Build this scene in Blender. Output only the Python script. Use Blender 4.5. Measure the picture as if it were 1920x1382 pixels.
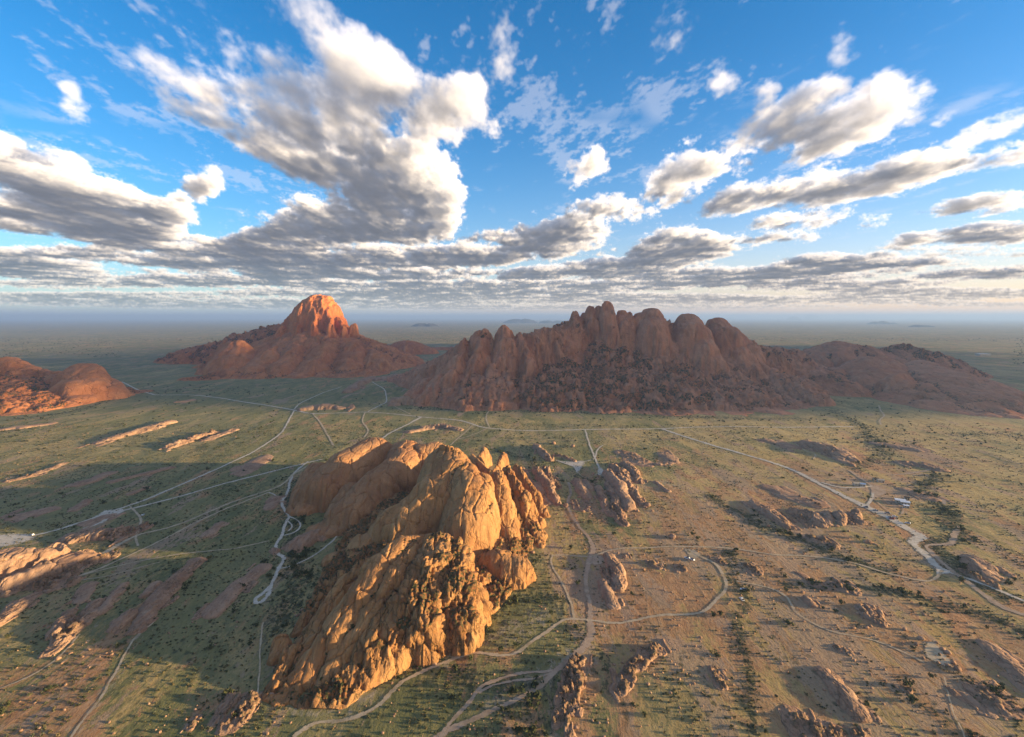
import bpy, math, random
import numpy as np

for o in list(bpy.data.objects): bpy.data.objects.remove(o)
S = bpy.context.scene
C = S.collection
R = math.radians

# ------------------------------------------------------------------ camera
CAM_H = 200.0
cam = bpy.data.cameras.new('camera'); cam_o = bpy.data.objects.new('camera', cam); C.objects.link(cam_o)
cam_o.location = (0, 0, CAM_H); cam_o.rotation_euler = (R(90), 0, 0)
cam.sensor_width = 36; cam.lens = 18.75; cam.shift_y = -96 / 1920
cam.clip_start = 1; cam.clip_end = 200000
S.camera = cam_o

# ------------------------------------------------------------------ light
SUN_EL, SUN_AZ = 6.5, 96.0            # degrees; azimuth clockwise from the view direction (+Y)
SUN_DIR = (math.sin(R(SUN_AZ)) * math.cos(R(SUN_EL)), math.cos(R(SUN_AZ)) * math.cos(R(SUN_EL)), math.sin(R(SUN_EL)))
sun = bpy.data.lights.new('sun', 'SUN'); sun_o = bpy.data.objects.new('sun', sun); C.objects.link(sun_o)
from mathutils import Vector
sun_o.rotation_euler = Vector(SUN_DIR).to_track_quat('Z', 'Y').to_euler()
sun_o.location = (3000, -300, 600)
sun.energy = 3.4; sun.angle = R(1.0); sun.color = (1.0, .75, .41)
S.view_settings.view_transform = 'Standard'; S.view_settings.look = 'None'
S.view_settings.exposure = 2.1; S.view_settings.gamma = 1.0; S.view_settings.use_curve_mapping = False
S.render.film_transparent = False
S.cycles.max_bounces = 6; S.cycles.diffuse_bounces = 3; S.cycles.glossy_bounces = 2
S.cycles.transmission_bounces = 2; S.cycles.transparent_max_bounces = 8; S.cycles.volume_bounces = 0
S.cycles.use_denoising = True; S.cycles.denoising_prefilter = 'ACCURATE'
S.cycles.sample_clamp_indirect = 5

# ------------------------------------------------------------------ clouds
# A volumetric cumulus layer is ray marched with numpy over the whole sky
# (base altitude = 1 unit) and kept as an in-memory direction map:
# R = sunlit scattering, G = ambient scattering, B = cover, all fading with distance
def _worley(n, res, rng):
    pts = rng.random((n, n, n, 3)).astype(np.float32)
    g = (np.arange(res, dtype=np.float32) + .5) / res * n
    c = np.floor(g).astype(int)
    fx = (g - c)
    best = np.full((res, res, res), 9., np.float32)
    for i in (-1, 0, 1):
        for j in (-1, 0, 1):
            for k in (-1, 0, 1):
                p = pts[((c + i) % n)[:, None, None], ((c + j) % n)[None, :, None], ((c + k) % n)[None, None, :]]
                d = (p[..., 0] + i - fx[:, None, None]) ** 2
                d += (p[..., 1] + j - fx[None, :, None]) ** 2
                d += (p[..., 2] + k - fx[None, None, :]) ** 2
                np.minimum(best, d, out=best)
    return 1 - np.sqrt(best)

def _tile(rng):
    res = 64
    a = _worley(4, 64, rng) * .55 + _worley(9, 64, rng) * .28
    b = _worley(18, 64, rng) * .17
    k = np.fft.fftfreq(64) * 64
    kk = np.sqrt(k[:, None, None] ** 2 + k[None, :, None] ** 2 + k[None, None, :] ** 2); kk[0, 0, 0] = 1
    sp = np.fft.fftn(rng.standard_normal((64, 64, 64))) / kk ** 1.75
    sp[kk < 2.0] = 0
    s = np.real(np.fft.ifftn(sp)); s = (s - s.mean()) / s.std()
    t = a + b
    t = (t - t.mean()) / t.std() * .62 + s * .62
    return (0.5 + t * .19).astype(np.float32).clip(0, 1)

def _fetch(tile, x, y, z):
    n = tile.shape[0]
    x = x * n; y = y * n; z = z * n
    xf = np.floor(x); yf = np.floor(y); zf = np.floor(z)
    fx = (x - xf).astype(np.float32); fy = (y - yf).astype(np.float32); fz = (z - zf).astype(np.float32)
    xi = xf.astype(np.int32) & (n - 1); yi = yf.astype(np.int32) & (n - 1); zi = zf.astype(np.int32) & (n - 1)
    xj = (xi + 1) & (n - 1); yj = (yi + 1) & (n - 1); zj = (zi + 1) & (n - 1)
    f = tile.ravel(); nn = n * n
    xi *= nn; xj *= nn; yi = yi * n; yj = yj * n
    a = f[xi + yi + zi] * (1 - fz) + f[xi + yi + zj] * fz
    b = f[xi + yj + zi] * (1 - fz) + f[xi + yj + zj] * fz
    c = f[xj + yi + zi] * (1 - fz) + f[xj + yi + zj] * fz
    d = f[xj + yj + zi] * (1 - fz) + f[xj + yj + zj] * fz
    return (a * (1 - fy) + b * fy) * (1 - fx) + (c * (1 - fy) + d * fy) * fx

# cloud banks: azimuth slope and height above the horizon in thousandths of the
# view distance (x, y, half length, half width, tilt, cover)
CLOUDS = [
 # great central streak
 (-790, 570, 150, 34, -34, 0.36), (-600, 440, 150, 40, -36, 0.45), (-470, 370, 130, 44, -30, 0.53), (-360, 320, 110, 46, -24, 0.67),
 (-610, 560, 120, 32, -38, 0.41), (-480, 480, 120, 40, -36, 0.52), (-380, 420, 100, 44, -40, 0.63), (-310, 370, 80, 44, -40, 0.65),
 (-400, 570, 110, 40, -44, 0.46), (-310, 510, 110, 46, -48, 0.54), (-270, 440, 80, 48, -50, 0.65), (-200, 560, 80, 30, -60, 0.32),
 (-225, 440, 46, 40, -30, 0.67), (-170, 405, 60, 44, 0, 0.68), (-110, 395, 60, 40, 10, 0.70), (-80, 415, 34, 26, 20, 0.59), (-30, 370, 26, 20, 10, 0.56), (-160, 350, 60, 34, 20, 0.63),
 (-330, 275, 110, 34, -18, 0.68), (-250, 265, 90, 50, -12, 0.76), (-180, 262, 70, 52, 0, 0.77), (-130, 250, 46, 40, 10, 0.72), (-440, 300, 90, 16, -10, 0.49), (-100, 235, 30, 10, 0, 0.45),
 (-210, 205, 110, 38, -8, 0.84), (-340, 205, 110, 18, -12, 0.66), (-300, 155, 120, 31.4, -8, 0.92), (-200, 162, 76, 38.1, 8, 0.92),
 (-390, 175, 100, 14, -14, 0.66), (-440, 135, 90, 31.4, 4, 0.89), (-560, 125, 100, 22.4, 0, 0.75), (-395, 152, 60, 26.9, 4, 0.75),
 (-18, 555, 26, 60, 8, 0.54), (-8, 490, 22, 24, 0, 0.38), (-60, 480, 60, 20, -50, 0.31),
 # left bank
 (-905, 262, 120, 40, -16, 0.80), (-800, 235, 110, 38, -22, 0.84), (-700, 190, 80, 36, -26, 0.84), (-640, 190, 50, 28, 10, 0.78),
 (-920, 195, 150, 26, -6, 0.80), (-760, 165, 90, 29.1, -14, 0.91), (-595, 245, 48, 22, 18, 0.66), (-560, 258, 26, 14, 10, 0.50),
 (-826, 400, 40, 24, -38, 0.56), (-980, 320, 60, 30, -20, 0.70), (-860, 115, 120, 17.9, 0, 0.82), (-960, 100, 90, 20.2, 0, 0.75),
 (-495, 145, 15, 13.4, 0, 0.57), (-930, 530, 40, 8, -50, 0.31), (-610, 400, 60, 9, -24, 0.32), (-880, 85, 120, 13.4, 0, 0.63),
 # right banks
 (290, 560, 60, 34, 18, 0.52), (300, 530, 40, 20, 10, 0.42), (110, 478, 16, 12, 20, 0.48), (170, 495, 18, 20, -30, 0.30),
 (622, 512, 34, 16, 30, 0.56), (400, 445, 34, 14, 8, 0.58), (450, 468, 15, 9, 10, 0.46), (360, 430, 40, 14, 36, 0.30), (480, 420, 30, 18, 30, 0.46),
 (470, 345, 90, 38, 34, 0.72), (560, 400, 90, 28, 38, 0.64), (630, 370, 110, 40, 30, 0.72), (720, 400, 80, 36, 26, 0.64), (560, 335, 60, 20, 26, 0.60),
 (800, 380, 46, 14, 30, 0.46), (700, 312, 40, 9, 22, 0.42),
 (135, 282, 42, 22, 14, 0.68), (165, 300, 18, 22, -20, 0.50), (320, 265, 62, 30, 24, 0.72), (280, 250, 50, 24, 16, 0.60), (370, 278, 30, 16, 30, 0.50),
 (400, 215, 60, 16, 8, 0.68), (520, 238, 110, 20, 6, 0.80), (640, 250, 110, 18, 10, 0.74), (760, 280, 110, 20, 16, 0.74), (860, 295, 110, 13, 12, 0.66), (960, 310, 60, 10, 8, 0.50),
 (900, 355, 80, 12, 22, 0.50), (850, 340, 40, 9, 18, 0.40), (940, 375, 50, 8, 24, 0.40), (560, 190, 80, 14, 10, 0.60), (480, 185, 40, 14, 0, 0.50),
 (880, 215, 120, 13, 6, 0.66), (680, 188, 40, 9, 6, 0.50), (180, 208, 70, 22, 4, 0.66), (235, 200, 50, 12, 0, 0.50),
 (90, 160, 50, 29.1, 6, 0.82), (140, 165, 40, 22.4, 10, 0.75), (0, 145, 100, 20.2, 4, 0.84), (60, 128, 110, 17.9, 2, 0.84),
 (300, 140, 70, 24.6, 8, 0.82), (360, 130, 130, 15.7, 8, 0.80), (260, 110, 110, 11.2, 6, 0.75), (520, 150, 60, 10.1, 10, 0.57), (560, 100, 70, 11.2, 4, 0.75),
 (880, 155, 140, 13.4, 5, 0.82), (720, 140, 60, 7.84, 4, 0.52), (760, 105, 200, 14.6, 4, 0.78), (500, 80, 220, 13.4, 2, 0.82), (900, 80, 160, 11.2, 3, 0.73),
 (150, 85, 220, 13.4, 2, 0.82), (330, 62, 240, 10.1, 1, 0.80), (800, 44, 220, 8.96, 0, 0.75), (620, 58, 180, 7.84, 2, 0.64),
 (-200, 100, 160, 17.9, 0, 0.84), (-420, 95, 160, 15.7, 0, 0.80), (-80, 112, 100, 15.7, 2, 0.80), (-640, 95, 130, 14.6, 0, 0.75), (-300, 72, 200, 12.3, 0, 0.84),
 (-100, 70, 180, 11.2, 0, 0.82), (-520, 66, 180, 11.2, 0, 0.80), (-800, 64, 180, 10.1, 0, 0.68), (-240, 48, 260, 8.96, 0, 0.80), (-640, 42, 200, 5.6, 0, 0.57), (60, 52, 200, 8.96, 0, 0.80),
 (-700, 28, 260, 7, 0, .80), (-250, 30, 240, 7, 0, .84), (200, 34, 300, 8, 0, .86), (600, 32, 240, 6, 0, .66), (-480, 20, 240, 4, 0, .8), (360, 20, 280, 4, 0, .66), (880, 24, 180, 4, 0, .6), (-60, 19, 240, 4, 0, .8), (-880, 38, 160, 7, 0, .74), (-120, 42, 220, 7, 0, .78),
]

def bake_clouds(sun, W=3600, H=900):
    rng = np.random.default_rng(7)
    tile = _tile(rng)
    # cover map over (x/y, z/y)
    U0, U1, V1, NU, NV = -1.5, 1.5, .9, 1500, 450
    uu = np.linspace(U0, U1, NU, dtype=np.float32)[None, :]
    vv = np.linspace(0, V1, NV, dtype=np.float32)[:, None]
    cov = np.zeros((NV, NU), np.float32)
    for (x, y, a, b, t, s) in CLOUDS:
        if b > a: a, b, t = b, a, t + 90
        t = math.radians(t); a *= 1.3 / 1000; b *= 1.45 / 1000
        dx = uu - x / 1000; dy = vv - y / 1000 * (.93 if y > 120 else .97)
        p = (dx * math.cos(t) + dy * math.sin(t)) / a; q = (-dx * math.sin(t) + dy * math.cos(t)) / b
        g = s * np.clip(1 - (p * p + q * q), 0, 1) ** .75
        cov = cov + g - cov * g * .95
    # open sky outside the painted part goes on with the same broken cumulus
    def wide(X, Y):
        n = _fetch(tile, X * .035 + .3, Y * .022 + .1, X * 0 + .37) * .6 + _fetch(tile, X * .12, Y * .07, X * 0 + .71) * .4
        return np.clip((n - .475) * 5.5, 0, .8)
    vs = np.maximum(vv, .004); Yb = 1 / vs + uu * 0; Xb = uu / vs
    gap = _fetch(tile, Xb * .16, Yb * .10, Xb * 0 + .2) * .6 + _fetch(tile, Xb * .06 + .4, Yb * .05, Xb * 0 + .6) * .4
    far = np.clip((Yb - 4.5) / 4, 0, 1)
    cov = cov * (1 - far) + cov * far * np.clip(1.0 + (gap - .5) * 3.4, .35, 1.12)
    cov = cov.clip(0, .92)
    T0 = .24
    def cover(X, Y):
        Ys = np.maximum(Y, 1e-3)
        u = X / Ys; v = 1 / Ys
        x = ((u - U0) / (U1 - U0) * (NU - 1)).clip(0, NU - 1.001); y = (v / V1 * (NV - 1)).clip(0, NV - 1.001)
        xi = x.astype(np.int32); yi = y.astype(np.int32); fx = (x - xi).astype(np.float32); fy = (y - yi).astype(np.float32)
        f = cov.ravel(); b = yi * NU + xi
        c = (f[b] * (1 - fx) + f[b + 1] * fx) * (1 - fy) + (f[b + NU] * (1 - fx) + f[b + NU + 1] * fx) * fy
        w = np.clip((np.abs(u) - 1.05) / .3, 0, 1); w = np.maximum(w, np.clip((v - .66) / .15, 0, 1)); w = np.where(Y < .9, 1, w)
        if (w > 0).any(): c = c * (1 - w) + wide(X, Y) * w
        return c
    def density(X, Y, Z, fine=True):
        c = cover(X, Y)
        h = (Z - 1) / (T0 * (.22 + .78 * c))
        prof = np.clip(h * 9, 0, 1) * np.clip((1.0 - h) * 2.2, 0, 1) ** .5 * (h < 1)
        n = _fetch(tile, X * .72, Y * .27, Z * 1.1)
        if fine:
            n = n * .60 + _fetch(tile, X * 2.3 + .2, Y * 1.2, Z * 3.1) * .40
            n = n * .78 + _fetch(tile, X * 7.3 + .2, Y * 4.2, Z * 8.1) * .22
        th = 1.06 - c * prof * .74
        near = np.clip((3.4 - Y) / 1.6, 0, 1) * (Y > .5)          # thinner, torn cover overhead
        d = (n * 1.42 - .055 - th) / (.27 + .30 * near) * (1 - .45 * near)
        return np.clip(d, 0, 1) * (c > .02)
    def march(az, el):
        sh = az.shape
        dx = (np.sin(az) * np.cos(el)).ravel(); dy = (np.cos(az) * np.cos(el)).ravel(); dz = np.sin(el).ravel()
        ok = np.nonzero(dz > .013)[0]
        N = dx.size
        R = np.zeros(N, np.float32); G = np.zeros(N, np.float32); Tr = np.ones(N, np.float32); D = np.zeros(N, np.float32)
        dx = dx.astype(np.float32); dy = dy.astype(np.float32); dz = dz.astype(np.float32)
        NS = 54; dZ = T0 / NS
        jit = rng.random(N).astype(np.float32)
        act = ok
        for s in range(NS):
            if act.size == 0: break
            Z = 1 + (s + jit[act]) * dZ
            k = Z / dz[act]
            X = dx[act] * k; Y = dy[act] * k
            c = cover(X, Y)
            h = np.nonzero(c > .05)[0]
            if h.size:
                ii = act[h]; X = X[h]; Y = Y[h]; Z = Z[h]
                d = density(X, Y, Z)
                g = np.nonzero(d > .004)[0]
                if g.size:
                    ii = ii[g]; X = X[g]; Y = Y[g]; Z = Z[g]; d = d[g]
                    tau = np.zeros(g.size, np.float32); prev = 0
                    for st in (.025, .07, .16, .34):
                        tau += density(X + sun[0] * st, Y + sun[1] * st, Z + sun[2] * st, st < .1) * (st - prev) * 17; prev = st
                    L = np.exp(-tau) * .80 + np.exp(-tau * .22) * .17
                    hh = (Z - 1) / T0
                    amb = .24 + 1.15 * hh ** .9
                    amb = amb * (1 - .25 * d)
                    seg = dZ / dz[ii]
                    a = 1 - np.exp(-d * seg * 20)
                    w = Tr[ii] * a
                    R[ii] += w * L * np.interp(Y, [4, 9], [1, .72]); G[ii] += w * amb
                    D[ii] += w * np.sqrt(X * X + Y * Y)
                    Tr[ii] *= 1 - a
            act = act[Tr[act] > .02]
        # high thin streaks above the cumulus
        hi = np.nonzero((dz > .06) & (Tr > .02))[0]
        k = 1.9 / dz[hi]; X = dx[hi] * k; Y = dy[hi] * k
        n = _fetch(tile, X * .35 + .13, Y * .13, X * 0 + .3) * .5 + _fetch(tile, X * 1.1 + Y * .2, Y * .45 + .4, X * 0 + .8) * .30 + _fetch(tile, X * 3.2, Y * 1.6 + .4, X * 0 + .1) * .20
        big = _fetch(tile, X * .11 + .4, Y * .07 + .3, X * 0 + .5)
        a = np.clip((n - .53) * 2.2, 0, .24) * np.clip((big - .44) * 6, 0, 1) * np.clip((dz[hi] - .06) * 7, 0, 1)
        w = Tr[hi] * a; R[hi] += w * .42; G[hi] += w * 1.1; D[hi] += w * 4; Tr[hi] *= 1 - a
        A = 1 - Tr
        dist = D / np.maximum(A, 1e-4)
        fade = np.exp(-np.clip(dist - 9, 0, None) / 80)
        out = np.stack([R * fade, G * fade, A * fade, np.ones_like(A)], -1).astype(np.float32)
        return out.reshape(sh + (4,))
    img = np.zeros((H, W, 4), np.float32)
    def angles(x, y):
        return ((x + .5) / W * 2 - 1) * math.pi, (y + .5) / H * math.pi / 2
    # front, full resolution (four threads)
    import concurrent.futures as cf
    a0 = int(W * (.5 - 50 / 360)); a1 = int(W * (.5 + 50 / 360)); e1 = int(H * 36 / 90)
    cuts = np.linspace(a0, a1, 13).astype(int)
    def job(k):
        x, y = np.meshgrid(np.arange(cuts[k], cuts[k + 1]), np.arange(0, e1))
        return k, march(*angles(x, y))
    # the rest of the hemisphere at a sixth of it
    q = 6
    def rest(k):
        x, y = np.meshgrid(np.arange(W // q // 6 * k, W // q // 6 * (k + 1)), np.arange(0, H // q))
        return k, march(*angles(x * q + q / 2 - .5, y * q + q / 2 - .5))
    with cf.ThreadPoolExecutor(4) as ex:
        fr = list(ex.map(job, range(12))); bk = list(ex.map(rest, range(6)))
    low = np.concatenate([b for k, b in sorted(bk, key=lambda t: t[0])], 1)
    img[:] = np.repeat(np.repeat(low, q, 0), q, 1)
    # soften the coarse part
    for ax in (0, 1):
        acc = img * 0
        for o in range(-4, 5): acc += np.roll(img, o, ax)
        img = acc / 9
    for k, b in fr: img[0:e1, cuts[k]:cuts[k + 1]] = b
    return img
def make_world():
    w = bpy.data.worlds.new('World'); S.world = w; w.use_nodes = True
    nt = w.node_tree; nt.nodes.clear(); N = nt.nodes.new; L = nt.links.new
    out = N('ShaderNodeOutputWorld'); bg = N('ShaderNodeBackground'); L(bg.outputs[0], out.inputs[0])
    bg.inputs['Strength'].default_value = 0.088
    sky = N('ShaderNodeTexSky'); sky.sky_type = 'NISHITA'; sky.sun_disc = False
    sky.sun_elevation = R(SUN_EL); sky.sun_rotation = R(SUN_AZ)
    sky.altitude = 1200; sky.air_density = 1.0; sky.dust_density = 0.6; sky.ozone_density = 3.0
    hs = N('ShaderNodeHueSaturation'); L(sky.outputs[0], hs.inputs['Color'])
    hs.inputs['Saturation'].default_value = 1.22; hs.inputs['Value'].default_value = .90
    # low haze band of the horizon
    tc = N('ShaderNodeTexCoord'); sx = N('ShaderNodeSeparateXYZ'); L(tc.outputs['Generated'], sx.inputs[0])
    ab = N('ShaderNodeMath'); ab.operation = 'MAXIMUM'; L(sx.outputs[2], ab.inputs[0]); ab.inputs[1].default_value = 0
    ex = N('ShaderNodeMath'); ex.operation = 'MULTIPLY'; L(ab.outputs[0], ex.inputs[0]); ex.inputs[1].default_value = -11.0
    e2 = N('ShaderNodeMath'); e2.operation = 'EXPONENT'; L(ex.outputs[0], e2.inputs[0])
    e3 = N('ShaderNodeMath'); e3.operation = 'MULTIPLY'; L(e2.outputs[0], e3.inputs[0]); e3.inputs[1].default_value = HORIZON_MIX
    mx = N('ShaderNodeMix'); mx.data_type = 'RGBA'; L(e3.outputs[0], mx.inputs['Factor']); L(hs.outputs[0], mx.inputs[6])
    # warmer towards the sun
    wm = N('ShaderNodeMapRange'); L(sx.outputs[0], wm.inputs[0]); wm.inputs[1].default_value = -.45; wm.inputs[2].default_value = .75
    m2 = N('ShaderNodeMix'); m2.data_type = 'RGBA'; L(wm.outputs[0], m2.inputs['Factor'])
    m2.inputs[6].default_value = HORIZON_COOL + (1,); m2.inputs[7].default_value = HORIZON_WARM + (1,)
    L(m2.outputs[2], mx.inputs[7])
    data = bake_clouds(SUN_DIR)
    H, W = data.shape[:2]
    full = np.zeros((2 * H, W, 4), np.float32); full[H:] = data; full[:H, :, 3] = 1
    im = bpy.data.images.new('cloud_field', W, 2 * H, alpha=True, float_buffer=True)
    im.colorspace_settings.name = 'Non-Color'; im.alpha_mode = 'CHANNEL_PACKED'
    im.pixels.foreach_set(full.ravel()); im.update(); im.pack()
    env = N('ShaderNodeTexEnvironment'); env.image = im; env.interpolation = 'Linear'
    # env map: centre of the picture is +Y after this turn
    mp = N('ShaderNodeMapping'); mp.inputs['Rotation'].default_value = (0, 0, R(-90))
    mp.vector_type = 'POINT'
    L(tc.outputs['Generated'], mp.inputs['Vector']); L(mp.outputs[0], env.inputs['Vector'])
    sep = N('ShaderNodeSeparateColor'); L(env.outputs['Color'], sep.inputs[0])
    def mul(col, fac):
        m = N('ShaderNodeVectorMath'); m.operation = 'SCALE'
        m.inputs[0].default_value = col; L(fac, m.inputs['Scale']); return m.outputs[0]
    a = mul(CLOUD_SUN, sep.outputs[0]); b = mul(CLOUD_AMB, sep.outputs[1])
    add = N('ShaderNodeVectorMath'); add.operation = 'ADD'; L(a, add.inputs[0]); L(b, add.inputs[1])
    inv = N('ShaderNodeMath'); inv.operation = 'SUBTRACT'; inv.inputs[0].default_value = 1; L(sep.outputs[2], inv.inputs[1])
    sk = N('ShaderNodeVectorMath'); sk.operation = 'SCALE'; L(mx.outputs[2], sk.inputs[0]); L(inv.outputs[0], sk.inputs['Scale'])
    tot = N('ShaderNodeVectorMath'); tot.operation = 'ADD'; L(sk.outputs[0], tot.inputs[0]); L(add.outputs[0], tot.inputs[1])
    L(tot.outputs[0], bg.inputs['Color'])
HORIZON_MIX = .7
HORIZON_COOL = (1.6, 1.78, 2.15)
HORIZON_WARM = (5.2, 2.6, 1.5)
CLOUD_SUN = (5.5, 4.4, 3.15)
CLOUD_AMB = (.72, .96, 1.48)
make_world()
# ------------------------------------------------------------------ noise (numpy)
def _hash(ix, iy, seed):
    h = (ix.astype(np.int64) * 374761393 + iy.astype(np.int64) * 668265263 + seed * 1442695041) & 0xFFFFFFFF
    h = ((h ^ (h >> 13)) * 1274126177) & 0xFFFFFFFF
    h = ((h ^ (h >> 15)) * 2246822519) & 0xFFFFFFFF
    return h ^ (h >> 14)
def hash01(ix, iy, seed): return (_hash(ix, iy, seed) & 0xFFFFFF).astype(np.float64) / 0xFFFFFF
def perlin(x, y, seed=0):
    xf = np.floor(x); yf = np.floor(y); xi = xf.astype(np.int64); yi = yf.astype(np.int64)
    fx = x - xf; fy = y - yf
    def g(ox, oy):
        a = hash01(xi + ox, yi + oy, seed) * (2 * math.pi)
        return np.cos(a) * (fx - ox) + np.sin(a) * (fy - oy)
    u = fx * fx * fx * (fx * (fx * 6 - 15) + 10); v = fy * fy * fy * (fy * (fy * 6 - 15) + 10)
    return ((g(0, 0) * (1 - u) + g(1, 0) * u) * (1 - v) + (g(0, 1) * (1 - u) + g(1, 1) * u) * v) * 1.45
def fbm(x, y, octv=4, seed=0, gain=.5):
    s = 0; a = 1; n = 0
    for i in range(octv):
        s = s + perlin(x * 2 ** i + i * 17.3, y * 2 ** i - i * 9.1, seed + i) * a; n += a; a *= gain
    return s / n
def voronoi(x, y, seed=0):
    """F1, F2 and a random value of the nearest cell"""
    xi = np.floor(x).astype(np.int64); yi = np.floor(y).astype(np.int64)
    f1 = np.full(x.shape, 9.); f2 = np.full(x.shape, 9.); idv = np.zeros(x.shape)
    for i in (-1, 0, 1):
        for j in (-1, 0, 1):
            cx = xi + i; cy = yi + j
            d = np.hypot(cx + .1 + .8 * hash01(cx, cy, seed) - x, cy + .1 + .8 * hash01(cx, cy, seed + 7) - y)
            m = d < f1
            f2 = np.where(m, f1, np.minimum(f2, d)); idv = np.where(m, hash01(cx, cy, seed + 13), idv); f1 = np.where(m, d, f1)
    return f1, f2, idv
def sstep(a, b, x):
    t = np.clip((x - a) / (b - a), 0, 1); return t * t * (3 - 2 * t)

# ------------------------------------------------------------------ places
# a sight line through picture point (px, py) of the 1920 x 1382 photograph meets the plain at:
def gp(px, py):
    Y = CAM_H * 1000.0 / (py - 595.0)
    return ((px - 960) / 1000.0 * Y, Y)
def at_z(px, py, z):
    Y = (CAM_H - z) * 1000.0 / (py - 595.0)
    return ((px - 960) / 1000.0 * Y, Y, z)
def at_y(px, py, Y): return ((px - 960) / 1000.0 * Y, Y, CAM_H - (py - 595) / 1000.0 * Y)

# ------------------------------------------------------------------ meshes
def mesh_from(name, V, F, smooth=True, attrs=None, normals=None):
    me = bpy.data.meshes.new(name)
    V = np.asarray(V, np.float32); F = np.asarray(F, np.int32)
    k = F.shape[1]
    me.vertices.add(len(V)); me.vertices.foreach_set('co', V.ravel())
    me.loops.add(F.size); me.loops.foreach_set('vertex_index', F.ravel())
    me.polygons.add(len(F)); me.polygons.foreach_set('loop_start', np.arange(0, F.size, k, dtype=np.int32))
    me.polygons.foreach_set('use_smooth', np.full(len(F), smooth))
    me.update(calc_edges=True)
    for an, av in (attrs or {}).items():
        a = me.attributes.new(an, 'FLOAT', 'POINT'); a.data.foreach_set('value', np.asarray(av, np.float32).ravel())
    if normals is not None: me.normals_split_custom_set_from_vertices(np.asarray(normals, np.float32))
    return me
def link(name, me, mat=None, parent=None):
    o = bpy.data.objects.new(name, me); C.objects.link(o)
    if mat and me and not me.materials: me.materials.append(mat)
    if parent: o.parent = parent
    return o
def tag(o, label=None, cat=None, group=None, kind=None):
    if label: o['label'] = label
    if cat: o['category'] = cat
    if group: o['group'] = group
    if kind: o['kind'] = kind
    return o
def copy_tree(o, parent=None):
    c = o.copy(); C.objects.link(c)
    if parent: c.parent = parent
    for ch in list(o.children): copy_tree(ch, c)
    return c

# ------------------------------------------------------------------ rock masses
# A rock mass is a height field made of sheeted ridges ("spines": points x, y, top height and half
# width) set side by side, cut by joints and roughened; each spine keeps its own part of the mesh.
def spine_height(X, Y, pts, p=2.2, q=2.0, lean=0.0):
    h = np.full(X.shape, -9.)
    pts = [np.array(t, float) for t in pts]
    if len(pts) == 1: pts = [pts[0], pts[0] + np.array([0, .5, 0, 0])]
    for a, b in zip(pts[:-1], pts[1:]):
        d = b[:2] - a[:2]; L2 = max(d @ d, 1e-6)
        t = np.clip(((X - a[0]) * d[0] + (Y - a[1]) * d[1]) / L2, 0, 1)
        z = a[2] + (b[2] - a[2]) * t; w = a[3] + (b[3] - a[3]) * t
        r = np.hypot(X - a[0] - d[0] * t, Y - a[1] - d[1] * t) / w
        h = np.maximum(h, np.where(r < 1, z * (1 - np.minimum(r, 1) ** p) ** (1 / q), -9.))
    return h

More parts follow.
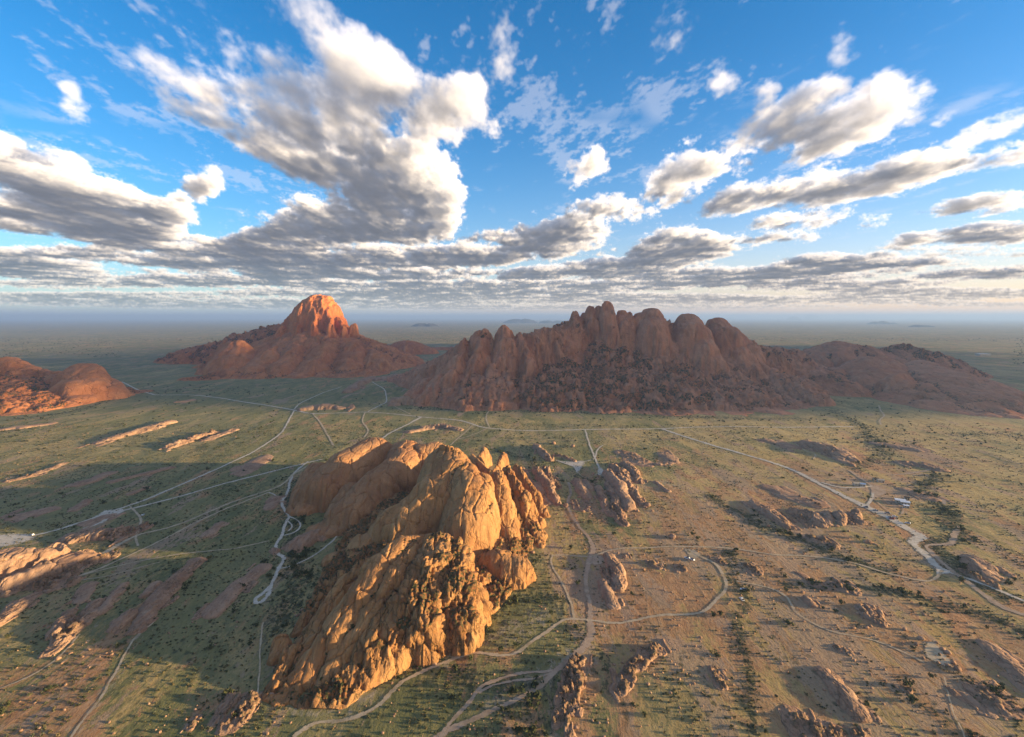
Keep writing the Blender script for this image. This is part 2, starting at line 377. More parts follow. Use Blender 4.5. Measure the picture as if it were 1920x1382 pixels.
def rock_mass(bounds, step, spines, seed, joint=(9, 34), jd=1.2, cell=4.0, warp=6.0, rough=1.0, base=-3.0, crease=1.0, fine=1.0, breakup=0.0):
    """spines: (part name, points, p, q, roughness) -> dict of arrays of the grid"""
    x0, x1, y0, y1 = bounds
    nx = int((x1 - x0) / step) + 1; ny = int((y1 - y0) / step) + 1
    X, Y = np.meshgrid(np.linspace(x0, x1, nx), np.linspace(y0, y1, ny))
    s = cell * 3
    WX = X + fbm(X / (s * 1.6), Y / (s * 3), 3, seed) * warp; WY = Y + fbm(X / (s * 2), Y / (s * 2), 3, seed + 5) * warp * 1.5
    Zt = np.full(X.shape, base); Z2 = np.full(X.shape, base); idx = np.full(X.shape, -1); rg = np.zeros(X.shape)
    for k, (nm, pts, p, q, r) in enumerate(spines):
        xs = [t[0] for t in pts]; ys = [t[1] for t in pts]; w = max(t[3] for t in pts) + warp * 2
        i0 = np.searchsorted(X[0], min(xs) - w); i1 = np.searchsorted(X[0], max(xs) + w)
        j0 = np.searchsorted(Y[:, 0], min(ys) - w); j1 = np.searchsorted(Y[:, 0], max(ys) + w)
        if i1 <= i0 or j1 <= j0: continue
        sl = (slice(j0, j1), slice(i0, i1))
        h = spine_height(WX[sl], WY[sl], pts, p, q)
        up = h > Zt[sl]
        Z2[sl] = np.where(up, Zt[sl], np.maximum(Z2[sl], h)); idx[sl] = np.where(up, k, idx[sl]); rg[sl] = np.where(up, r, rg[sl]); Zt[sl] = np.where(up, h, Zt[sl])
    # roughness bleeds a little across the creases
    for ax in (0, 1):
        acc = rg * 0
        for o in range(-3, 4): acc += np.roll(rg, o, ax)
        rg = acc / 7
    rg = np.clip(rg + fbm(X / (s * 2), Y / (s * 2), 2, seed + 40) * .35, .03, 1.3) * rough
    if breakup:      # rough crests fall apart into separate stands of blocks
        nb = fbm(X / (cell * 2.6), Y / (cell * 3.2), 3, seed + 61)
        Zt = np.where(Zt > 0, Zt * (1 - breakup * sstep(.45, .9, rg) * (1 - sstep(-.25, .35, nb))), Zt)
    inside = np.clip((Zt - 0) / (cell * .6), 0, 1)
    Z = Zt - crease * cell * .35 * np.exp(-(Zt - Z2) / (cell * .22)) * (Z2 > 0) * inside
    YS = Y + Zt * 1.15; WS = WY + Zt * 1.15          # patterns run down the faces, not straight through them
    # surface frame
    def nrm(Z):
        gy, gx = np.gradient(Z, step); n = np.stack([-gx, -gy, np.ones_like(gx)], -1)
        return n / np.linalg.norm(n, axis=-1, keepdims=True)
    n = nrm(Z); slope = 1 - n[..., 2]
    disp = np.zeros(X.shape)
    # long joints along the grain: sheeted ribs with rounded backs and sharp creases, then cross joints
    f1, f2, iv = voronoi(WX / joint[0] + fbm(X / (joint[0] * 4), YS / (joint[0] * 11), 2, seed + 3) * .8, WS / joint[1], seed + 11)
    e = f2 - f1; k1 = .16 + .74 * np.clip(rg * 1.5, 0, 1)
    disp += ((1 - np.exp(-e / .10)) * 1.25 - 1 + (iv - .5) * 1.8) * jd * k1 - jd * .9 * np.exp(-(e / .03) ** 2)
    f1b, f2b, ivb = voronoi(WX / (joint[0] * .40) + fbm(X / joint[0], YS / (joint[0] * 3), 2, seed + 4) * .5, WS / (joint[1] * .30) + 3.3, seed + 19)
    e2 = f2b - f1b; k2 = np.clip(rg * 1.7 - .18, 0, 1.2)
    disp += ((1 - np.exp(-e2 / .12)) - .8 + (ivb - .5) * 1.7) * jd * .85 * k2 - jd * .4 * np.exp(-(e2 / .05) ** 2) * np.clip(k2 + .1, 0, 1)
    # fine long grooves down the slabs
    fl = perlin(WX / (joint[0] * .30), WS / (joint[0] * 4.6), seed + 51)
    disp -= np.exp(-(fl / .10) ** 2) * jd * .30 * np.clip(.35 + rg, 0, 1)
    # rubble: rounded boulders
    f1c, f2c, ivc = voronoi(X / cell + 11, YS / (cell * 1.15), seed + 23)
    bm = sstep(.55, .95, rg + fbm(X / (cell * 5), YS / (cell * 7), 3, seed + 29) * .55)
    bould = np.sqrt(np.clip(1 - (f1c / (.42 + .25 * ivc)) ** 2, 0, 1)) * cell * (.20 + .32 * ivc)
    disp += bm * (bould - cell * .16)
    f1g, f2g, ivg = voronoi(X / (cell * 2.3) + 7, YS / (cell * 3.2), seed + 25)
    disp += bm * np.sqrt(np.clip(1 - (f1g / (.25 + .35 * ivg)) ** 2, 0, 1)) * cell * (ivg > .45) * .75
    e = e
    f1d, f2d, ivd = voronoi(X / (cell * .5) + 5, YS / (cell * .5), seed + 27)
    disp += bm * (np.sqrt(np.clip(1 - (f1d / .55) ** 2, 0, 1)) - .4) * cell * .14
    disp += fbm(X / (cell * 5), YS / (cell * 9), 4, seed + 31) * cell * .24 * fine * (.45 + .6 * np.clip(rg, 0, 1))
    disp += fbm(X / (cell * .8), YS / (cell * 1.2), 3, seed + 33) * cell * .07 * (.25 + rg) * fine
    disp *= inside
    P = np.stack([X, Y, Z], -1) + n * disp[..., None]
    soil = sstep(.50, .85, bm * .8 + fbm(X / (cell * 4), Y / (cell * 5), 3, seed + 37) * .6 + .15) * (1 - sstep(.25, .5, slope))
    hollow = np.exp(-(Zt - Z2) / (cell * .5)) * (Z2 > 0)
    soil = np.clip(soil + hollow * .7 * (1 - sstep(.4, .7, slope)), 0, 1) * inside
    return dict(X=X, Y=Y, P=P, Z=P[..., 2], top=Zt, idx=idx, soil=soil, rg=rg, hollow=hollow, step=step, seed=seed, tint=iv)

def build_mass(G, spines, root, mat, drop=-1.6):
    """split the height field into its named parts under root"""
    P = G['P']; ny, nx = P.shape[:2]
    ids = np.arange(nx * ny).reshape(ny, nx)
    Q = np.stack([ids[:-1, :-1], ids[:-1, 1:], ids[1:, 1:], ids[1:, :-1]], -1).reshape(-1, 4)
    V = P.reshape(-1, 3); top = G['top'].ravel(); idx = G['idx'].ravel()
    keep = (top[Q] > drop).any(1); Q = Q[keep]
    # dilate part ids so that border quads belong to somebody
    lab = idx[Q].max(1)
    if len(Q) < 260000:
        for k in range(len(spines)):
            sel = np.nonzero(lab == k)[0]
            if len(sel) < 2: continue
            u, inv = np.unique(Q[sel], return_inverse=True); inv = inv.reshape(-1, 4); root_ = np.arange(len(u))
            for _ in range(400):
                mn = root_[inv].min(1); new = root_.copy()
                for j in range(4): np.minimum.at(new, inv[:, j], mn)
                new = new[new]
                if (new == root_).all(): break
                root_ = new
            comp = root_[inv[:, 0]]; ids_, cnt = np.unique(comp, return_counts=True)
            for cid in ids_[cnt < cnt.max()]:
                bad = sel[comp == cid]; vs_ = np.unique(Q[bad]); near = np.isin(Q, vs_).any(1) & (lab != k) & (lab >= 0)
                if near.any(): lab[bad] = np.bincount(lab[near]).argmax()
                else: lab[bad] = -1
    n = np.zeros_like(V)
    fn = np.cross(V[Q[:, 2]] - V[Q[:, 0]], V[Q[:, 3]] - V[Q[:, 1]])
    for k in range(4): np.add.at(n, Q[:, k], fn)
    n /= np.maximum(np.linalg.norm(n, axis=1, keepdims=True), 1e-9)
    so = G['soil'].ravel(); ti = G['tint'].ravel(); rgv = np.clip(G['rg'].ravel(), 0, 1)
    made = []
    for k, sp in enumerate(spines):
        q = Q[lab == k]
        if len(q) < 6: continue
        u, inv = np.unique(q, return_inverse=True)
        me = mesh_from(sp[0], V[u], inv.reshape(-1, 4), True, {'soil': so[u], 'tint': ti[u], 'rough': rgv[u]}, n[u])
        me.materials.append(mat)
        made.append(link(sp[0], me, None, root))
    return made

def sp(name, kind, pts, w, p=2.2, q=2.0, r=.3, Y=None):
    """pts (px, py, height or depth); widths w (one or per point)"""
    out = []
    for i, t in enumerate(pts):
        ww = w[i] if isinstance(w, (list, tuple)) else w
        a = at_z(*t) if kind == 'z' else at_y(*t)
        out.append((a[0], a[1], a[2], ww))
    return (name, out, p, q, r)
# ------------------------------------------------------------------ materials
class NB:
    def __init__(s, name):
        s.m = bpy.data.materials.new(name); s.m.use_nodes = True; s.nt = s.m.node_tree; s.nt.nodes.clear()
        s.out = s.n('ShaderNodeOutputMaterial'); s.b = s.n('ShaderNodeBsdfPrincipled'); s.l(s.b.outputs[0], s.out.inputs[0])
        s.b.inputs['Roughness'].default_value = .95; s.b.inputs['Specular IOR Level'].default_value = .15
        s.pos = s.n('ShaderNodeNewGeometry').outputs['Position']
    def n(s, t): return s.nt.nodes.new(t)
    def l(s, a, b): s.nt.links.new(a, b)
    def vec(s, sc, rot=0.0):
        m = s.n('ShaderNodeMapping'); s.l(s.pos, m.inputs[0]); m.inputs['Scale'].default_value = sc; m.inputs['Rotation'].default_value = (0, 0, rot); return m.outputs[0]
    def noise(s, sc, detail=4, rough=.55, dist=0.0, rot=0.0):
        t = s.n('ShaderNodeTexNoise'); s.l(s.vec(sc, rot), t.inputs['Vector']); t.inputs['Scale'].default_value = 1
        t.inputs['Detail'].default_value = detail; t.inputs['Roughness'].default_value = rough; t.inputs['Distortion'].default_value = dist
        return t.outputs['Fac']
    def vor(s, sc, feat='F1'):
        t = s.n('ShaderNodeTexVoronoi'); t.feature = feat; s.l(s.vec(sc), t.inputs['Vector']); t.inputs['Scale'].default_value = 1
        return t.outputs['Distance']
    def rng(s, f, a, b, c=0.0, d=1.0):
        m = s.n('ShaderNodeMapRange'); m.interpolation_type = 'SMOOTHSTEP'; s.l(f, m.inputs[0])
        for i, v in zip((1, 2, 3, 4), (a, b, c, d)): m.inputs[i].default_value = v
        return m.outputs[0]
    def attr(s, name):
        a = s.n('ShaderNodeAttribute'); a.attribute_name = name; return a.outputs['Fac']
    def mix(s, f, a, b, mode='MIX'):
        m = s.n('ShaderNodeMix'); m.data_type = 'RGBA'; m.blend_type = mode
        for k, v in ((0, f), (6, a), (7, b)):
            if isinstance(v, (int, float)): m.inputs[k].default_value = v
            elif isinstance(v, tuple): m.inputs[k].default_value = v + (1,)
            else: s.l(v, m.inputs[k])
        return m.outputs[2]
    def math(s, op, a, b=None):
        m = s.n('ShaderNodeMath'); m.operation = op
        for k, v in ((0, a), (1, b)):
            if v is None: continue
            if isinstance(v, (int, float)): m.inputs[k].default_value = v
            else: s.l(v, m.inputs[k])
        return m.outputs[0]
    def color(s, c):
        if isinstance(c, tuple): s.b.inputs['Base Color'].default_value = c + (1,)
        else: s.l(c, s.b.inputs['Base Color'])
    def bump(s, h, dist, strength=1.0, prev=None):
        b = s.n('ShaderNodeBump'); s.l(h, b.inputs['Height']); b.inputs['Distance'].default_value = dist; b.inputs['Strength'].default_value = strength
        if prev: s.l(prev, b.inputs['Normal'])
        s.l(b.outputs[0], s.b.inputs['Normal']); return b.outputs[0]

def rock_material(name, a, b, c, soil, k=1.0, joints=.6):
    """a, b: main granite tones, c: pale worn faces, soil: growth and grit in the hollows; k: feature size"""
    m = NB(name)
    big = m.rng(m.noise((.018 / k, .010 / k, .02 / k), 3), .36, .64)
    col = m.mix(big, a, b)
    st = m.rng(m.noise((.20 / k, .05 / k, .03 / k), 5, .65, .6), .50, .68)         # weathering streaks running down
    col = m.mix(m.math('MULTIPLY', st, .55), col, c)
    dk = m.rng(m.noise((.10 / k, .07 / k, .025 / k), 5, .7, .8), .55, .70)          # dark varnish stains
    col = m.mix(m.math('MULTIPLY', dk, .5), col, tuple(v * .42 for v in a))
    col = m.mix(m.math('MULTIPLY', m.rng(m.attr('tint'), 0, 1, 0, .28), 1.0), col, tuple(min(1, v * 1.25) for v in c))
    sp = m.rng(m.noise((.9 / k, .9 / k, .9 / k), 3, .7), .3, .75)
    col = m.mix(m.math('MULTIPLY', sp, .45), col, tuple(v * .6 for v in b))
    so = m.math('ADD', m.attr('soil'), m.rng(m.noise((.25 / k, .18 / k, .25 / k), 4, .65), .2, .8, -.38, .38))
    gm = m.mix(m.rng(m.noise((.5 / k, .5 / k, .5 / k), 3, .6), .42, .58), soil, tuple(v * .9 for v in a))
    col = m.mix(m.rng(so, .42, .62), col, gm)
    mott = m.rng(m.noise((.055 / k, .05 / k, .055 / k), 6, .72), .42, .60)
    col = m.mix(m.math('MULTIPLY', mott, .38), col, tuple(v * .50 for v in b))
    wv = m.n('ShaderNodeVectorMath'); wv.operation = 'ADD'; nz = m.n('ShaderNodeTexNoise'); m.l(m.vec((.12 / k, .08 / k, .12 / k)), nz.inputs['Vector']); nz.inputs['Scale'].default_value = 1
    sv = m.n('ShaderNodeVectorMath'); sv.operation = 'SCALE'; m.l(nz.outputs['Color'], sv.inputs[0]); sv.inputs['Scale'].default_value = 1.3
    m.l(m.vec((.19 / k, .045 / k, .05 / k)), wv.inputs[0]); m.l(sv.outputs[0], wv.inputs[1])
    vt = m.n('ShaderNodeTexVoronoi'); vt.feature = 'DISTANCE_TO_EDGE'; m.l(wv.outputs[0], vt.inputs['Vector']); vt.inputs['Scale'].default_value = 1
    crack_shade = m.math('MULTIPLY', m.rng(vt.outputs['Distance'], .012, .05, 1, 0), m.rng(m.noise((.05 / k, .04 / k, .05 / k), 3), .42, .55))
    col = m.mix(m.math('MULTIPLY', m.math('MULTIPLY', crack_shade, joints), m.rng(m.attr('rough'), 0, .5, .25, 1)), col, tuple(v * .6 for v in soil))      # crack shade painted along the joints in darkened soil colour
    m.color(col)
    n1 = m.bump(m.math('MULTIPLY', m.noise((.5 / k, .3 / k, .5 / k), 6, .72), m.rng(m.attr('rough'), 0, .7, .35, 1.1)), 1.4 * k, 1.0)
    cr = m.rng(vt.outputs['Distance'], 0, .06)
    m.bump(cr, .6 * k, .7, n1)
    return m.m

M = {}
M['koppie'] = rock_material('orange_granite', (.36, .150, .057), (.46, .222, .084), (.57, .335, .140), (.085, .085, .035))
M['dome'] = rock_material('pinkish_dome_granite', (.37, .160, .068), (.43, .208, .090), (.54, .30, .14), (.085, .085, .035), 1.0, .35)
M['summit'] = rock_material('sunlit_summit_granite', (.62, .165, .046), (.70, .215, .062), (.72, .30, .11), (.08, .07, .03), 2.6, .3)  # low sun's glow on the summit painted in as brighter, redder tones
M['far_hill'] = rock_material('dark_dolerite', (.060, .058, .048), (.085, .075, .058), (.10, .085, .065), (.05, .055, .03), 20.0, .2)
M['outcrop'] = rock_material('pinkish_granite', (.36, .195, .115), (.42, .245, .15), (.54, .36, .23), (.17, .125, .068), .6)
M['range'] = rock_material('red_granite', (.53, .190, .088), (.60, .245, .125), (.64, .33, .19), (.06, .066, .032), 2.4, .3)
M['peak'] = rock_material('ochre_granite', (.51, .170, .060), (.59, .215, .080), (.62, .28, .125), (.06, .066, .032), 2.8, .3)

def ground_material():
    m = NB('savanna_ground')
    green = m.attr('green'); ochre = m.attr('ochre')
    # grain of the land runs away from the viewer
    g1 = m.noise((.012, .0045, 1), 5, .6, .4)
    g2 = m.noise((.07, .020, 1), 5, .65, .3)
    g3 = m.noise((.33, .14, 1), 4, .7)
    g4 = m.noise((1.3, .8, 1), 3, .7)
    grass = m.mix(m.rng(g2, .35, .65), (.150, .150, .058), (.255, .220, .080))
    dry = m.mix(m.rng(g2, .35, .62), (.40, .265, .095), (.50, .355, .15))
    soilc = m.mix(m.rng(g3, .35, .65), (.36, .175, .080), (.47, .265, .135))
    f = m.math('ADD', green, m.rng(g1, .3, .7, -.40, .40)); f = m.math('ADD', f, m.rng(g3, .25, .75, -.30, .30))
    col = m.mix(m.rng(f, .25, .75), dry, grass)
    f2 = m.math('ADD', ochre, m.rng(g2, .3, .7, -.42, .42)); f2 = m.math('ADD', f2, m.rng(m.noise((.016, .0065, 1), 5, .62, .6), .36, .64, -.42, .34)); f2 = m.math('ADD', f2, m.rng(g4, .25, .75, -.25, .25))
    col = m.mix(m.rng(f2, .34, .72), col, soilc)
    # thin skins of bare rock along the grain
    rp = m.math('ADD', m.noise((.035, .0075, 1), 5, .6, .6), m.rng(ochre, 0, .8, -.06, .05))
    rp = m.math('ADD', rp, m.rng(g3, .3, .7, -.05, .05))
    col = m.mix(m.math('MULTIPLY', m.rng(rp, .540, .592), .85), col, m.mix(m.rng(g4, .3, .7), (.33, .20, .125), (.44, .30, .20)))
    far = m.rng(m.noise((.0011, .0007, 1), 5, .62, .5), .40, .60)
    col = m.mix(m.math('MULTIPLY', far, .32), col, (.33, .27, .13))
    # low scrub reading as dark flecks, pale grit flecks
    fl = m.rng(m.vor((.16, .12, 1)), .14, .34, 1, 0)
    pat = m.rng(m.noise((.022, .010, 1), 4, .6), .44, .60)
    col = m.mix(m.math('MULTIPLY', m.math('MULTIPLY', fl, pat), .75), col, (.055, .064, .030))
    fl2 = m.rng(m.vor((.30, .22, 1)), .10, .26, 1, 0)
    col = m.mix(m.math('MULTIPLY', fl2, .45), col, (.075, .080, .036))
    pg = m.rng(m.noise((.16, .035, 1), 5, .75, .5), .60, .74)
    col = m.mix(m.math('MULTIPLY', pg, .65), col, (.36, .27, .17))
    w = m.attr('pale')
    col = m.mix(m.math('MULTIPLY', m.rng(m.math('ADD', w, m.rng(g3, .2, .8, -.45, .45)), .35, .75), .8), col, (.40, .32, .22))
    v = m.attr('bush')
    col = m.mix(m.math('MULTIPLY', m.rng(m.math('ADD', v, m.rng(g3, .2, .8, -.45, .45)), .35, .7), .85), col, (.050, .060, .026))
    m.color(col)
    n1 = m.bump(m.noise((.9, .7, 1), 5, .75), .9, 1.0)
    n2 = m.bump(g3, 1.6, .8, n1)
    m.bump(g2, 5.0, .5, n2)
    return m.m
M['ground'] = ground_material()

def track_material(name, a, b):
    m = NB(name)
    col = m.mix(m.rng(m.noise((.25, .25, 1), 5, .65), .35, .65), a, b)
    col = m.mix(m.math('MULTIPLY', m.rng(m.noise((.06, .06, 1), 3, .6), .5, .7), .5), col, tuple(v * .7 for v in a))
    m.color(col); m.bump(m.noise((1, 1, 1), 4, .7), .25, .6)
    # ragged verge: the sheet breaks up along its edge
    f = m.math('ADD', m.attr('edge'), m.rng(m.noise((.45, .45, 1), 4, .7), .25, .75, -.55, .55))
    al = m.rng(f, .30, .55)
    if name != 'pale_gravel': al = m.math('MULTIPLY', al, m.rng(m.noise((.055, .055, 1), 3, .6), .30, .50, .68, 1))
    m.l(al, m.b.inputs['Alpha'])
    return m.m
M['track'] = track_material('pale_gravel', (.52, .43, .32), (.62, .53, .42))
M['path'] = track_material('tan_dirt', (.46, .34, .21), (.55, .42, .27))
M['wash'] = track_material('pink_sand', (.40, .27, .175), (.47, .335, .225))
def plain(name, c, rough=.8, spec=.2):
    m = NB(name); m.b.inputs['Roughness'].default_value = rough; m.b.inputs['Specular IOR Level'].default_value = spec
    m.color(m.mix(m.rng(m.noise((1.1, 1.1, 1.1), 3), .3, .7), c, tuple(v * .78 for v in c))); return m.m
def leaf(name, c):
    m = NB(name); oi = m.n('ShaderNodeObjectInfo')
    col = m.mix(m.rng(oi.outputs['Random'], 0, 1), c, tuple(v * f for v, f in zip(c, (1.55, 1.3, 1.15))))
    m.color(m.mix(m.rng(m.noise((1.4, 1.4, 1.4), 3), .35, .65), col, tuple(v * .55 for v in c))); return m.m
M['leaf'] = leaf('thorn_bush_leaves', (.075, .088, .036)); M['leaf_dry'] = leaf('dry_scrub', (.20, .17, .08)); M['leaf_grey'] = leaf('grey_green_scrub', (.125, .135, .072))
M['bark'] = plain('bark', (.10, .07, .045))
# ------------------------------------------------------------------ the plain
def poly_dist(X, Y, pts):
    d = np.full(X.shape, 1e9)
    for (ax, ay), (bx, by) in zip(pts[:-1], pts[1:]):
        dx, dy = bx - ax, by - ay; L2 = max(dx * dx + dy * dy, 1e-9)
        t = np.clip(((X - ax) * dx + (Y - ay) * dy) / L2, 0, 1)
        d = np.minimum(d, np.hypot(X - ax - dx * t, Y - ay - dy * t))
    return d
def relief(X, Y):
    r = np.hypot(X, Y)
    return (fbm(X / 340, Y / 520, 3, 3) * 3.0 + fbm(X / 60, Y / 130, 3, 8) * .9 * np.exp(-r / 2500)) * sstep(0, 200, r) * (1 - .6 * sstep(3000, 9000, r))
front = np.linspace(-58, 58, 760); rest = np.linspace(58, 302, 100)[1:-1]
ANG = np.radians(np.concatenate([front, rest, [302]]))
RAD = np.concatenate([[0.5, 60, 130, 180], np.geomspace(215, 2600, 330), np.geomspace(2640, 110000, 70)])
GA, GR = np.meshgrid(ANG, RAD)
GX = GR * np.sin(GA); GY = GR * np.cos(GA)
GZ = relief(GX, GY); GZ[:, -1] = GZ[:, 0]
def ground_z(x, y):
    """height of the ground mesh itself at x, y"""
    x = np.asarray(x, float); y = np.asarray(y, float)
    r = np.hypot(x, y); a = np.arctan2(x, y); a = np.where(a < ANG[0], a + 2 * math.pi, a)
    i = np.clip(np.searchsorted(RAD, r) - 1, 0, len(RAD) - 2); j = np.clip(np.searchsorted(ANG, a) - 1, 0, len(ANG) - 2)
    u = np.clip((r - RAD[i]) / (RAD[i + 1] - RAD[i]), 0, 1); v = np.clip((a - ANG[j]) / (ANG[j + 1] - ANG[j]), 0, 1)
    return (GZ[i, j] * (1 - u) + GZ[i + 1, j] * u) * (1 - v) + (GZ[i, j + 1] * (1 - u) + GZ[i + 1, j + 1] * u) * v

def ground_tones(X, Y):
    Ys = np.maximum(Y, 120.0)
    px = np.clip(960 + 1000 * X / Ys, -1500, 3400); py = 595 + 200000 / Ys
    green = .78 - .50 * sstep(560, 1350, px) * sstep(640, 760, py)
    ochre = .18 + .22 * sstep(1000, 1400, px) * sstep(780, 1000, py)
    def blob(x, y, rx, ry): return np.exp(-((px - x) / rx) ** 2 - ((py - y) / ry) ** 2)
    for (x, y, rx, ry, g, o) in (
        (1560, 1220, 380, 190, -.28, .62), (1200, 1110, 170, 90, -.15, .5), (1400, 960, 220, 60, -.15, .22), (1180, 1300, 120, 120, -.05, .18), (40, 1230, 200, 70, -.25, .30),
        (260, 1330, 260, 60, .05, .10), (1180, 775, 330, 36, .10, -.25), (1600, 800, 260, 40, -.15, -.2), (1750, 870, 180, 60, -.1, .08), (1560, 900, 160, 70, -.1, .22), (1100, 800, 300, 40, .05, -.2),
        (1160, 985, 120, 40, .35, -.2), (900, 1150, 160, 90, .38, -.25), (780, 1330, 200, 60, .15, -.05), (1000, 1190, 90, 60, .2, 0), (1060, 860, 120, 40, .3, -.1),
        (400, 1000, 350, 200, .10, -.08), (400, 760, 400, 60, .10, -.15), (300, 830, 330, 40, -.30, -.1), (1560, 760, 120, 40, .35, -.2), (1850, 1000, 120, 120, .05, -.25),
        (1720, 990, 160, 60, .1, .0), (1750, 1330, 250, 60, .12, .1), (1300, 900, 120, 60, -.05, .1)):
        b = blob(x, y, rx, ry); green = green + g * b; ochre = ochre + o * b
    bush = np.zeros(X.shape); pale = np.zeros(X.shape)
    nz = fbm(X / 22, Y / 40, 3, 71) * 9
    for pts, w, s in BUSH_BELTS:
        d = poly_dist(X + nz, Y, [gp(*t) for t in pts]); bush = np.maximum(bush, s * np.exp(-(d / w) ** 2))
    for pts, w, s in PALE_BELTS:
        d = poly_dist(X + nz * .6, Y, [gp(*t) for t in pts]); pale = np.maximum(pale, s * np.exp(-(d / w) ** 2))
    return green, ochre, bush, pale
# belts of thicker scrub and of washed-out grit (ways across the plain, metres wide)
BUSH_BELTS = [
 ([(1366, 1030), (1376, 1090), (1392, 1150), (1400, 1250), (1412, 1382), (1420, 1500)], 5, .58),
 ([(1330, 930), (1420, 985), (1500, 1010), (1580, 1050), (1660, 1070)], 9, .7), ([(1480, 1100), (1600, 1100), (1720, 1120), (1830, 1150), (1930, 1190)], 9, .62),
 ([(1760, 890), (1720, 920), (1770, 950), (1800, 1000), (1750, 1020), (1800, 1070), (1880, 1120)], 12, .7),
 ([(560, 900), (545, 960), (560, 1040), (550, 1120), (520, 1180)], 16, .6), ([(790, 1250), (860, 1205), (930, 1110), (1010, 1050)], 9, .55),
 ([(520, 1310), (620, 1310), (760, 1260)], 6, .5), ([(900, 1180), (960, 1120), (1040, 1130)], 22, .5), ([(860, 1270), (1000, 1300), (900, 1382)], 14, .5),
 ([(790, 765), (1000, 772), (1200, 778), (1400, 785), (1500, 785)], 22, .55), ([(240, 735), (420, 730), (600, 712), (760, 680)], 40, .4),
 ([(1560, 770), (1620, 800), (1660, 850), (1600, 880)], 14, .55), ([(1800, 815), (1920, 815)], 14, .5), ([(0, 790), (120, 775), (240, 740)], 18, .5),
 ([(330, 830), (420, 812)], 14, .5), ([(250, 1180), (330, 1110), (390, 1040)], 8, .4), ([(400, 1140), (470, 1090), (510, 1050)], 8, .4), ([(0, 1090), (110, 1100), (180, 1040), (240, 1000)], 8, .55),
 ([(1050, 1260), (1030, 1340), (1000, 1382)], 5, .55), ([(1150, 1230), (1140, 1290)], 4, .5), ([(930, 845), (990, 860), (1040, 900)], 12, .5), ([(1080, 890), (1110, 905), (1150, 890)], 9, .5),
 ([(1700, 1290), (1740, 1330), (1800, 1382)], 9, .4), ([(1600, 1290), (1640, 1360)], 5, .4), ([(1840, 1290), (1920, 1330)], 10, .5)]
PALE_BELTS = [
 ([(830, 1240), (900, 1200), (960, 1170)], 10, .6), ([(930, 1330), (1010, 1280), (1080, 1230)], 12, .6), ([(960, 1190), (1040, 1140)], 18, .5), ([(560, 1330), (640, 1325), (700, 1300)], 7, .55), ([(1060, 960), (1070, 1010)], 14, .35),
 ([(1400, 1000), (1500, 1030)], 10, .35), ([(1240, 905), (1270, 915)], 12, .5), ([(650, 1340), (700, 1310)], 6, .4), ([(500, 1250), (480, 1180)], 5, .3), ([(1280, 925), (1420, 965)], 10, .3),
 ([(0, 1320), (130, 1230), (240, 1110)], 6, .3), ([(120, 1382), (200, 1290), (240, 1210), (300, 1150)], 4, .42), ([(1820, 905), (1900, 960)], 30, .25), ([(1500, 790), (1720, 790)], 30, .2), ([(1850, 800), (1930, 800)], 20, .3)]
def build_ground():
    g, o, b, p = ground_tones(GX, GY)
    ny, nx = GX.shape; ids = np.arange(ny * nx).reshape(ny, nx)
    Q = np.stack([ids[:-1, :-1], ids[:-1, 1:], ids[1:, 1:], ids[1:, :-1]], -1).reshape(-1, 4)[:, ::-1]
    me = mesh_from('ground', np.stack([GX, GY, GZ], -1).reshape(-1, 3), Q, True, {'green': g, 'ochre': o, 'bush': b, 'pale': p})
    if me.polygons[len(me.polygons) // 2].normal.z < 0: me.flip_normals()
    go = link('ground', me, M['ground'])
    tag(go, 'open savanna plain of green and ochre grass running to the horizon', None, None, 'structure')
build_ground()
